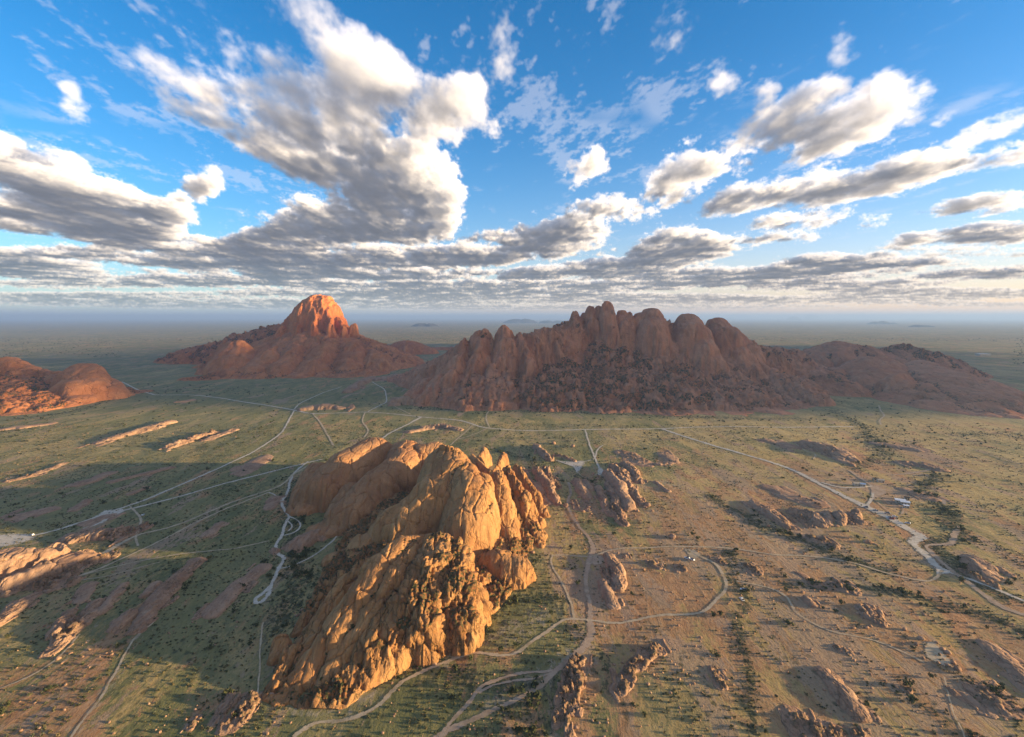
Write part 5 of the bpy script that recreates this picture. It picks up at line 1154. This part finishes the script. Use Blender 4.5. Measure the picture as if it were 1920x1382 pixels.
patch('sand', 'tan bare spot where the upper loop ends', [(1282, 1032), (1300, 1032), (1316, 1046), (1298, 1050)], 'path')
# ------------------------------------------------------------------ bushes and trees
def bush_mesh(name, seed, nleaf, mat, tall=.8, spread=1.0, size=.22, stems=4):
    """a bush one unit in radius: leaf-sized faces through a lumpy crown, and a few bare stems"""
    rg = np.random.default_rng(seed); V = []; F = []; mi = []
    lob = rg.normal(size=(6, 3)) * (.42, .42, .16) * spread + (0, 0, tall * .62)
    for k in range(nleaf):
        c = lob[rg.integers(6)] + rg.normal(size=3) * (.24, .24, .18); c[2] = max(c[2], .06)
        a = rg.normal(size=3); a /= np.linalg.norm(a); b = np.cross(a, rg.normal(size=3)); b /= np.linalg.norm(b)
        s = size * rg.uniform(.6, 1.3); i = len(V)
        V += [c - a * s, c + b * s * .7, c + a * s, c - b * s * .7]; F.append((i, i + 1, i + 2, i + 3)); mi.append(0)
    for k in range(stems):
        e = lob[rg.integers(6)] * .9; i = len(V); w = .035
        V += [np.array((-w, 0, -.1)), np.array((w, 0, -.1)), e + (w * .5, 0, 0), e - (w * .5, 0, 0)]; F.append((i, i + 1, i + 2, i + 3)); mi.append(1)
    me = mesh_from(name, np.array(V), np.array(F), False)
    me.materials.append(mat); me.materials.append(M['bark']); me.polygons.foreach_set('material_index', np.array(mi, np.int32)); return me
BUSH = [bush_mesh('bush', s, 150, M['leaf'], .8 + .25 * (s % 3)) for s in range(5)]
SCRUB = [bush_mesh('scrub', 40 + s, 26, (M['leaf'], M['leaf_grey'], M['leaf_dry'], M['leaf_grey'])[s], .6, 1.0, .42, 1) for s in range(4)]
rv = np.random.default_rng(12)
KX, KY, KT = G_KOPPIE['X'][0], G_KOPPIE['Y'][:, 0], G_KOPPIE['top']
def on_koppie(x, y):
    i = np.clip(np.searchsorted(KX, x), 0, len(KX) - 1); j = np.clip(np.searchsorted(KY, y), 0, len(KY) - 1)
    return (KT[j, i] > -.5) & (x > KX[0]) & (x < KX[-1]) & (y > KY[0]) & (y < KY[-1])
TRK = [np.array([gp(*p[:2]) for p in t[3]]) for t in TR]
def off_track(x, y, m=2.2):
    d = np.full(x.shape, 1e9)
    for t in TRK: d = np.minimum(d, poly_dist(x, y, [tuple(p) for p in t]))
    return d > m
def scatter(n, y0, y1, power):
    """random points of the visible wedge, thinned where the plain is bare"""
    u = rv.random(n); y = (y0 ** power + u * (y1 ** power - y0 ** power)) ** (1 / power); x = (rv.random(n) * 2 - 1) * 1.06 * y
    return x, y
# the large bushes one can make out singly
x, y = scatter(9000, 252, 900, 1.2)
g, o, b, p = ground_tones(x, y)
clump = fbm(x / 40, y / 70, 3, 90)
keep = (rv.random(len(x)) < np.clip(.02 + b * 1.0 + np.clip(clump - .05, 0, 1) * .5, 0, 1)) & ~on_koppie(x, y) & off_track(x, y)
x, y, b = x[keep], y[keep], b[keep]
size = (.8 + 1.9 * rv.random(len(x)) ** 2) * (1 + .35 * (b > .4))
order = np.argsort(-(size / y))
MARKS = [(300, 745, 'beside the main gravel track at left'), (560, 800, 'between the tracks behind the koppie'), (900, 780, 'at the foot of the mountain of domes'), (1300, 790, 'on the yellow grass below the bare domes'), (180, 830, 'beside the pink rock bar on the left plain'), (380, 830, 'around the sunlit rock crest'),
 (120, 930, 'between the pavements at far left'), (350, 950, 'between the long tan tracks at left'), (80, 1070, 'around the big orange hump at the left edge'), (300, 1100, 'along the long pink rib at left'), (440, 1110, 'along the long grey slab'), (530, 960, 'in the camp scrub left of the koppie'), (520, 1080, 'along the sandy camp track'), (130, 1200, 'around the bright crest at lower left'), (330, 1280, 'on the green slope at bottom left'), (470, 1250, 'by the faint straight path left of the koppie'),
 (760, 1260, 'on the flat below the koppie above the pale track'), (900, 1180, 'on the scrubby flat right of the lower buttress'), (1020, 1110, 'along the thin curving path'), (980, 1240, 'along the pale circling track'), (900, 1330, 'between the braids of the sandy stream bed'), (700, 1360, 'below the pale track at the bottom edge'), (1080, 960, 'along the sandy stream bed'), (1000, 860, 'on the green hollow behind the koppie'), (1150, 900, 'among the fluted ribs'),
 (1140, 1110, 'around the pale ribbed slab'), (1240, 1100, 'inside the right track loop'), (1060, 1300, 'along the lumpy crest by the wash'), (1200, 1260, 'around the broken crest of rocks'), (1300, 1320, 'on the brown slope left of the grassy strip'), (1395, 1080, 'in the grassy strip near the parked vehicles'), (1400, 1180, 'in the middle of the grassy strip'), (1410, 1320, 'at the lower end of the grassy strip'),
 (1300, 950, 'on the pale grass above the upper loop track'), (1430, 980, 'in the upper part of the wooded gully'), (1560, 1030, 'in the middle of the wooded gully'), (1680, 1070, 'where the wooded gully meets the tracks'), (1560, 1100, 'along the wooded belt below the upper loop'), (1720, 1120, 'at the right end of the wooded belt'), (1760, 940, 'in the scrub beyond the white building'), (1780, 1010, 'in the thicket right of the gravel road'), (1840, 1110, 'between the road and the brown wash'),
 (1500, 1150, 'along the narrow wandering track'), (1600, 1220, 'on the brown slope left of the bare clearing'), (1750, 1290, 'below the bare clearing'), (1580, 1320, 'around the pale tilted slab'), (1480, 1330, 'right of the lower grassy strip'), (1860, 1260, 'by the long slab at the right edge'), (1650, 860, 'on the sunlit plain beyond the buildings')]
def where(px, py):
    m = min(MARKS, key=lambda t: (t[0] - px) ** 2 + ((t[1] - py) * 1.4) ** 2)
    return 'dark thorn bush ' + m[2]
for k in order[:300]:
    ob = link('bush', BUSH[rv.integers(5)]); s = float(size[k]); ob.scale = (s, s * rv.uniform(.85, 1.15), s * rv.uniform(.8, 1.15)); ob.rotation_euler = (0, 0, rv.uniform(0, 6.28))
    ob.location = (x[k], y[k], float(ground_z(x[k], y[k])) - .05)
    lab = where(960 + 1000 * x[k] / y[k], 595 + 200000 / y[k]); tag(ob, lab, 'bush', lab.replace('bush', 'bushes', 1))

# everything smaller or farther: scattered as one mass of scrub per kind
def geo_scatter(name, label, pts, scl, meshes, seed):
    src = bpy.data.collections.new(name + '_kinds')
    for m in meshes:
        so = bpy.data.objects.new(name + '_kind', m); src.objects.link(so)
    me = bpy.data.meshes.new(name); me.vertices.add(len(pts)); me.vertices.foreach_set('co', np.asarray(pts, np.float32).ravel())
    a = me.attributes.new('size', 'FLOAT', 'POINT'); a.data.foreach_set('value', np.asarray(scl, np.float32))
    o = link(name, me); tag(o, label, None, None, 'stuff')
    ng = bpy.data.node_groups.new(name, 'GeometryNodeTree')
    ng.interface.new_socket('Geometry', in_out='INPUT', socket_type='NodeSocketGeometry'); ng.interface.new_socket('Geometry', in_out='OUTPUT', socket_type='NodeSocketGeometry')
    N = ng.nodes.new; L = ng.links.new
    gi = N('NodeGroupInput'); go = N('NodeGroupOutput'); ci = N('GeometryNodeCollectionInfo'); ci.inputs['Collection'].default_value = src
    ci.inputs['Separate Children'].default_value = True; ci.inputs['Reset Children'].default_value = True
    ip = N('GeometryNodeInstanceOnPoints'); ip.inputs['Pick Instance'].default_value = True
    rr = N('FunctionNodeRandomValue'); rr.data_type = 'FLOAT_VECTOR'; rr.inputs[0].default_value = (0, 0, 0); rr.inputs[1].default_value = (0, 0, 6.283); rr.inputs['Seed'].default_value = seed
    at = N('GeometryNodeInputNamedAttribute'); at.data_type = 'FLOAT'; at.inputs['Name'].default_value = 'size'
    L(gi.outputs[0], ip.inputs['Points']); L(ci.outputs[0], ip.inputs['Instance']); L(rr.outputs[0], ip.inputs['Rotation']); L(at.outputs[0], ip.inputs['Scale']); L(ip.outputs[0], go.inputs[0])
    md = o.modifiers.new('scatter', 'NODES'); md.node_group = ng
    return o
xs, ys = x[order[300:]], y[order[300:]]; sz = size[order[300:]]
fx, fy = scatter(90000, 800, 5200, .75)
_, _, fb, _ = ground_tones(fx, fy); cl = fbm(fx / 160, fy / 240, 3, 91)
k = (rv.random(len(fx)) < np.clip(.10 + fb + np.clip(cl, 0, 1) * .8, 0, 1)) & off_track(fx, fy, 5)
# nothing grows through the bare rock of the mountains: keep to the open plain
def clear(fx, fy):
    px = 960 + 1000 * fx / fy; py = 595 + 200000 / fy
    mt = np.interp(px, [-200, 0, 110, 240, 250, 420, 500, 640, 760, 780, 900, 1100, 1290, 1490, 1510, 1640, 1780, 1920, 2100], [790, 782, 770, 738, 716, 722, 730, 718, 690, 748, 772, 768, 778, 788, 752, 738, 792, 800, 800])
    return (py > mt) | (px < 230) & (py < 670) | (px > 1900) & (py < 700) | (py < 640)
k &= clear(fx, fy)
fx, fy = fx[k], fy[k]; fs = (.55 + 1.9 * rv.random(len(fx)) ** 2.2) * (1 + (fy > 2200) * .8)
X2 = np.r_[xs, fx]; Y2 = np.r_[ys, fy]
geo_scatter('bushes', 'dark bushes and low trees dotted far over the plain', np.c_[X2, Y2, ground_z(X2, Y2) - .05], np.r_[sz, fs], BUSH, 3)
tx, ty = scatter(120000, 250, 1000, 1.25)
tg, to, tb, tp = ground_tones(tx, ty); cl = fbm(tx / 24, ty / 60, 3, 92)
k = (rv.random(len(tx)) < np.clip(.22 + tb * .9 + tg * .28 + cl * 1.0 - tp * .4 - to * .22, 0, 1)) & ~on_koppie(tx, ty)
tx, ty = tx[k], ty[k]; k = off_track(tx, ty, 2.0); tx, ty = tx[k], ty[k]
geo_scatter('low_scrub', 'low grey-green scrub and grass tussocks covering the near plain', np.c_[tx, ty, ground_z(tx, ty) - .03], rv.uniform(.3, 1.0, len(tx)) ** 1.5 * 1.05, SCRUB, 5)
# stones strewn over the bare and rocky ground
stx, sty = scatter(60000, 250, 1000, 1.2)
_, so_, sb_, _ = ground_tones(stx, sty); cl = fbm(stx / 18, sty / 60, 3, 95)
k = (rv.random(len(stx)) < np.clip(so_ * .35 + np.clip(cl - .05, 0, 1) * 1.3, 0, 1)) & ~on_koppie(stx, sty)
stx, sty = stx[k], sty[k]; k = off_track(stx, sty, 2.0); stx, sty = stx[k], sty[k]
geo_scatter('stones', 'small pinkish stones strewn over the plain', np.c_[stx, sty, ground_z(stx, sty) - .05], .16 + .75 * rv.random(len(stx)) ** 4, BOULD, 7)
# growth in the clefts and on the ledges of the koppie
P = G_KOPPIE['P']; gy, gx = np.gradient(P[..., 2], G_KOPPIE['step']); flat = 1 / np.sqrt(1 + gx * gx + gy * gy)
pr = np.clip(G_KOPPIE['hollow'] * 1.0 + G_KOPPIE['soil'] * .6 - .35, 0, 1) * (G_KOPPIE['top'] > .2) * (flat > .35) * (flat > .2)
pk = np.nonzero(rv.random(pr.shape) < pr * .032)
geo_scatter('crevice_bushes', 'small dark bushes growing in the clefts of the koppie', P[pk] - (0, 0, .15), rv.uniform(.4, 1.25, len(pk[0])), BUSH, 9)
# and on the broken mountain slopes
for G, nm, lab, pw in ((G_PONTOK, 'slope_bushes', 'dark bushes between the rocks of the mountain of domes', .024), (G_TAIL, 'slope_bushes', 'dark bushes on the low rocky ridge', .03), (G_PEAK, 'slope_bushes', 'dark bushes on the flanks of the pyramid mountain', .03), (G_WEST, 'slope_bushes', 'dark bushes on the bare hill at left', .04)):
    P = G['P']; gy, gx = np.gradient(P[..., 2], G['step']); flat = 1 / np.sqrt(1 + gx * gx + gy * gy)
    pr = np.clip(G['hollow'] * .5 + G['soil'] * .3 + G['rg'] * .5 - .15, 0, .6) * (G['top'] > .5) * (flat > .55)
    pk = np.nonzero(rv.random(pr.shape) < pr * pw)
    geo_scatter(nm, lab, P[pk] - (0, 0, .4), rv.uniform(.7, 2.1, len(pk[0])), BUSH, 11)

# ------------------------------------------------------------------ cars
M['car_white'] = plain('white_paint', (.80, .80, .80), .35, .5); M['glass'] = plain('dark_glass', (.02, .025, .03), .1, .5); M['tyre'] = plain('tyre_rubber', (.02, .02, .02)); M['rim'] = plain('steel_rim', (.4, .4, .4), .4)
M['car_red'] = plain('red_paint', (.45, .05, .03), .35, .5); M['car_grey'] = plain('grey_paint', (.28, .29, .31), .35, .5)
M['canvas'] = plain('tan_canvas', (.34, .27, .17))
M['light'] = plain('lamp_lens', (.7, .7, .65), .2, .5)
def prism(name, prof, w, mat, parent, bev=.05):
    """side outline (y, z) pushed out to width w, narrowing a little at the top"""
    zt = max(z for _, z in prof); zb = min(z for _, z in prof); V = []
    for sx in (-1, 1):
        for (yy, zz) in prof: V.append((sx * w / 2 * (1 - .10 * max(0, (zz - .95)) / max(.01, zt - .95 if zt > .95 else 1)), yy, zz))
    bm = bmesh.new(); vs = [bm.verts.new(v) for v in V]; n = len(prof)
    bm.faces.new(vs[:n]); bm.faces.new(vs[n:][::-1])
    for i in range(n): bm.faces.new((vs[i], vs[i + n], vs[(i + 1) % n + n], vs[(i + 1) % n]))
    bmesh.ops.recalc_face_normals(bm, faces=bm.faces)
    bmesh.ops.bevel(bm, geom=list(bm.edges), offset=bev, segments=2, affect='EDGES', profile=.6)
    me = bpy.data.meshes.new(name); bm.to_mesh(me); bm.free(); return link(name, me, mat, parent)
def disc(name, r, w, loc, mat, parent):
    bm = bmesh.new(); bmesh.ops.create_cone(bm, cap_ends=True, segments=16, radius1=r, radius2=r, depth=w)
    for v in bm.verts: v.co = (v.co.z + loc[0], v.co.x + loc[1], v.co.y + loc[2])
    me = bpy.data.meshes.new(name); bm.to_mesh(me); bm.free(); return link(name, me, mat, parent)
def box(name, c, s, mat, parent, rz=0):
    bm = bmesh.new(); bmesh.ops.create_cube(bm, size=1)
    for v in bm.verts: v.co = (v.co.x * s[0], v.co.y * s[1], v.co.z * s[2])
    bmesh.ops.bevel(bm, geom=list(bm.edges), offset=min(s) * .12, segments=1, affect='EDGES')
    for v in bm.verts:
        x, y = v.co.x, v.co.y; v.co = (c[0] + x * math.cos(rz) - y * math.sin(rz), c[1] + x * math.sin(rz) + y * math.cos(rz), v.co.z + c[2])
    me = bpy.data.meshes.new(name); bm.to_mesh(me); bm.free(); return link(name, me, mat, parent)
def car(px, py, rz, label, paint='car_white', pickup=False):
    x, y = gp(px, py); r = bpy.data.objects.new('car', None); C.objects.link(r)
    prism('body', [(-2.3, .45), (-2.35, .95), (-2.2, 1.08), (1.0, 1.12), (2.2, .98), (2.35, .75), (2.3, .42)], 1.82, M[paint], r, .06)
    if pickup: top = [(-.5, 1.08), (-.45, 1.72), (.45, 1.76), (1.15, 1.10)]
    else: top = [(-2.2, 1.06), (-2.0, 1.78), (.30, 1.82), (1.15, 1.10)]
    prism('cabin', top, 1.68, M[paint], r, .05)
    gl = [(t[0] * .93 + .02, 1.12 + (t[1] - 1.1) * .82) for t in top]
    prism('side_window', gl, 1.705, M['glass'], r, .02)
    a, b = top[2], top[3]
    w = box('windscreen', (0, (a[0] + b[0]) / 2 + .06, (a[1] + b[1]) / 2 + .0), (1.42, .05, .78), M['glass'], r)
    for v in w.data.vertices:
        dz = v.co.z - (a[1] + b[1]) / 2; v.co.y += -dz * 1.02
    if pickup: box('cargo_cover', (0, -1.45, 1.16), (1.5, 1.55, .10), M['tyre'], r)
    else: box('roof_rack', (0, -.85, 1.90), (1.25, 1.6, .08), M['tyre'], r)
    for sx in (-1, 1):
        for yy in (-1.42, 1.42):
            t = disc('wheel', .40, .24, (sx * .80, yy, .40), M['tyre'], r); disc('rim', .24, .26, (sx * .805, yy, .40), M['rim'], t)
        box('headlight', (sx * .68, 2.30, .82), (.34, .08, .18), M['light'], r); box('mirror', (sx * .99, .85, 1.18), (.18, .10, .14), M[paint], r)
    box('bumper', (0, 2.36, .52), (1.7, .12, .20), M['tyre'], r); box('rear_bumper', (0, -2.38, .52), (1.7, .12, .20), M['tyre'], r)
    r.location = (x, y, float(ground_z(x, y)) + .08); r.rotation_euler = (0, 0, rz); tag(r, label, 'car', 'parked vehicles'); return r
car(1288, 1050, .9, 'white car left of the pair parked by the upper loop track')
car(1298, 1053, .5, 'white car right of the pair parked by the upper loop track')
car(1394, 1109, 1.2, 'white car beside the straight grassy strip, upper of two')
car(1391, 1127, .1, 'white pickup below the other car at the grassy strip', pickup=True)
car(1667, 972, 1.0, 'white car on the gravel road ahead of the red one'); car(1672, 974, .9, 'red car on the gravel road', 'car_red')
car(1678, 970, .9, 'white pickup parked on the far side of the gravel road', pickup=True); car(1664, 964, .9, 'grey car parked above the gravel road', 'car_grey')
car(1702, 982, .8, 'white car parked lower down beside the gravel road')
car(268, 966, .3, 'white car alone on the grass at left'); car(60, 1001, 1.1, 'white car at the edge of the gravel parking')
car(1624, 953, .8, 'grey car at the roadside near the sandy yard', 'car_grey'); car(1642, 959, .9, 'dark grey pickup on the road below the yard', 'car_grey', True)

# ------------------------------------------------------------------ lodge buildings
M['plaster'] = plain('pale_plaster', (.55, .47, .36)); M['roof_white'] = plain('white_sheet_roof', (.78, .78, .78), .45, .3); M['roof_tan'] = plain('tan_sheet_roof', (.52, .42, .30)); M['wood'] = plain('dark_wood', (.10, .06, .04)); M['roof_dark'] = plain('dark_thatch', (.09, .07, .05))
def building(px, py, w, d, h, rz, label, roof='roof_white', flat=False):
    x, y = gp(px, py); r = bpy.data.objects.new('building', None); C.objects.link(r)
    for nm, c, s in (('front_wall', (0, -d / 2 + .1, h / 2), (w, .2, h)), ('back_wall', (0, d / 2 - .1, h / 2), (w, .2, h)), ('side_wall', (-w / 2 + .1, 0, h / 2), (.2, d - .41, h)), ('side_wall', (w / 2 - .1, 0, h / 2), (.2, d - .41, h))):
        box(nm, c, s, M['plaster'], r)
    rise = .25 if flat else d * .22; ov = .5
    bm = bmesh.new(); pr = [(-d / 2 - ov, h - .05), (0, h + rise), (d / 2 + ov, h - .05), (d / 2 + ov, h + .12), (0, h + rise + .17), (-d / 2 - ov, h + .12)]
    vs = [bm.verts.new((sx * (w / 2 + ov), a, b)) for sx in (-1, 1) for a, b in pr]
    bm.faces.new(vs[:6]); bm.faces.new(vs[6:][::-1])
    for i in range(6): bm.faces.new((vs[i], vs[i + 6], vs[(i + 1) % 6 + 6], vs[(i + 1) % 6]))
    bmesh.ops.recalc_face_normals(bm, faces=bm.faces); me = bpy.data.meshes.new('roof'); bm.to_mesh(me); bm.free(); link('roof', me, M[roof], r)
    n = max(2, int(w / 2.4))
    for k in range(n):
        cx = -w / 2 + w * (k + .5) / n
        if k == n // 2: dr = box('door', (cx, -d / 2 - .02, 1.02), (.95, .08, 2.04), M['wood'], r); box('handle', (cx + .34, -d / 2 - .09, 1.0), (.10, .06, .06), M['rim'], dr)
        else: wf = box('window', (cx, -d / 2 - .02, 1.5), (1.1, .07, 1.0), M['wood'], r); box('pane', (cx, -d / 2 - .05, 1.5), (.94, .05, .84), M['glass'], wf)
    r.location = (x, y, float(ground_z(x, y)) + .02); r.rotation_euler = (0, 0, rz); tag(r, label, 'building', 'lodge buildings'); return r
building(1606, 911, 7, 5, 2.8, -.1, 'pale building with a light roof, left of the pair by the sandy yard', 'roof_tan')
building(1617, 912, 6, 4.5, 2.8, -.5, 'white roofed building, right of the pair by the sandy yard')
building(1651, 904, 7, 5, 2.7, -.2, 'tan roofed hut on the rise beyond the sandy yard', 'roof_tan')
building(1642, 901, 5, 4, 2.5, -.2, 'dark roofed hut left of the tan hut beyond the yard', 'roof_dark')
building(1688, 942, 9, 7, 3.2, -.5, 'long bright white roofed building beyond the road, left section', flat=True)
building(1697, 945, 8, 6, 3.0, -.5, 'lower white roofed section adjoining the long bright building', flat=True)
building(1699, 951, 4.5, 3.5, 2.4, -.3, 'small white shed in front of the bright building', flat=True)
building(1700, 936, 4.5, 3.5, 2.4, -.3, 'small grey hut behind the bright building', 'roof_dark')
building(1843, 667, 60, 30, 10, 0, 'tiny white building alone on the far sunlit plain at right', flat=True)
# stones and low brush screens round the bare clearing
for (px, py, s, lab) in ((1727, 1199, 1.7, 'dark stone heap at the top corner of the bare clearing'), (1718, 1210, 1.5, 'dark stone heap at the left corner of the bare clearing'), (1756, 1206, 1.3, 'pale stone on the upper edge of the bare clearing'), (1768, 1219, 1.5, 'rounded stone half way down the right edge of the clearing'), (1777, 1225, 1.9, 'reddish stone heap on the right edge of the clearing'), (1787, 1244, 1.6, 'pale block below the reddish heap of the clearing'), (1777, 1250, 1.5, 'dark stone at the lower end of the clearing'), (1796, 1256, 1.7, 'dark block at the outer end of the clearing'), (1731, 1236, 1.2, 'small red stone on the left edge of the clearing'), (1759, 1245, 1.2, 'small white stone on the lower edge of the clearing'), (1696, 1182, 1.6, 'dark stone standing off above the clearing')):
    lone(px, py, s, lab)
def brush_fence(pts, label):
    r = None; n = 0; V = []; F = []
    line = spline([gp(*p) for p in pts], .5)
    bm = None; root = bpy.data.objects.new('brush_fence', None); C.objects.link(root); root.location = (line[0][0], line[0][1], float(ground_z(*line[0])))
    for i, (x, y) in enumerate(line[::4]):
        z = float(ground_z(x, y)); box('post', (x - root.location.x, y - root.location.y, z - root.location.z + .7), (.16, .16, 1.4), M['bark'], root)
    rg = np.random.default_rng(3)
    for i, (x, y) in enumerate(line):
        for k in range(9):
            c = np.array((x - root.location.x, y - root.location.y, rg.uniform(.1, 1.0))) + rg.normal(size=3) * (.3, .3, .1); a = rg.normal(size=3) * .5; b = rg.normal(size=3) * .06; j = len(V)
            V += [c - a, c + b, c + a, c - b]; F.append((j, j + 1, j + 2, j + 3))
    o = link('brushwood', mesh_from('brushwood', np.array(V), np.array(F), False), M['leaf_dry'], root); o['kind'] = 'stuff'
    tag(root, label, 'fence')
brush_fence([(1758, 1250), (1768, 1258), (1784, 1263), (1800, 1264)], 'curved brushwood fence below the bare clearing')
# ------------------------------------------------------------------ unseen cloud bank added beyond the frame, shaped to shade the mountains
def shading_cloud():
    rg = np.random.default_rng(8); bm = bmesh.new(); D = 9000.0
    for k in range(113):
        yy = rg.uniform(360, 2850); big = 1
        r = rg.uniform(140, 215); z = rg.uniform(1020, 1125) - (rg.random() < .35) * 110
        if k >= 107: yy = 40 + (k - 107) * 52; z = 1275; r = 62
        xx = D + rg.normal() * 260
        m = bmesh.ops.create_icosphere(bm, subdivisions=3, radius=1)
        for v in m['verts']: v.co = (xx + v.co.x * r * 1.6, yy + v.co.y * r * 1.5, z + v.co.z * r * .85)
    me = bpy.data.meshes.new('cloud'); V = np.array([v.co[:] for v in bm.verts]); 
    n = fbm(V[:, 0] / 90 + V[:, 2] / 70, V[:, 1] / 90 - V[:, 2] / 80, 4, 5) * 40
    for v, d in zip(bm.verts, n): v.co += v.normal * d
    bm.to_mesh(me); bm.free(); me.polygons.foreach_set('use_smooth', [True] * len(me.polygons))
    m = NB('sun_blocking_cloud'); m.color((.85, .85, .85)); o = link('cloud', me, m.m)
    tag(o, 'unseen bank of cloud added beyond the right edge to shade the mountains', 'cloud', None, 'structure')
shading_cloud()
HAZE = 6.4e-5
def haze():
    m = bpy.data.materials.new('air'); m.use_nodes = True; nt = m.node_tree; nt.nodes.clear()
    out = nt.nodes.new('ShaderNodeOutputMaterial'); v = nt.nodes.new('ShaderNodeVolumePrincipled'); nt.links.new(v.outputs[0], out.inputs['Volume'])
    v.inputs['Color'].default_value = (.38, .56, .90, 1); v.inputs['Density'].default_value = HAZE; v.inputs['Anisotropy'].default_value = .2
    bm = bmesh.new(); bmesh.ops.create_cube(bm, size=1)
    for q in bm.verts: q.co = (q.co.x * 240000, q.co.y * 240000, -25 + (q.co.z + .5) * 485)
    me = bpy.data.meshes.new('haze'); bm.to_mesh(me); bm.free(); o = link('haze', me, m); tag(o, 'thin blue haze over the whole plain', None, None, 'stuff')
haze()
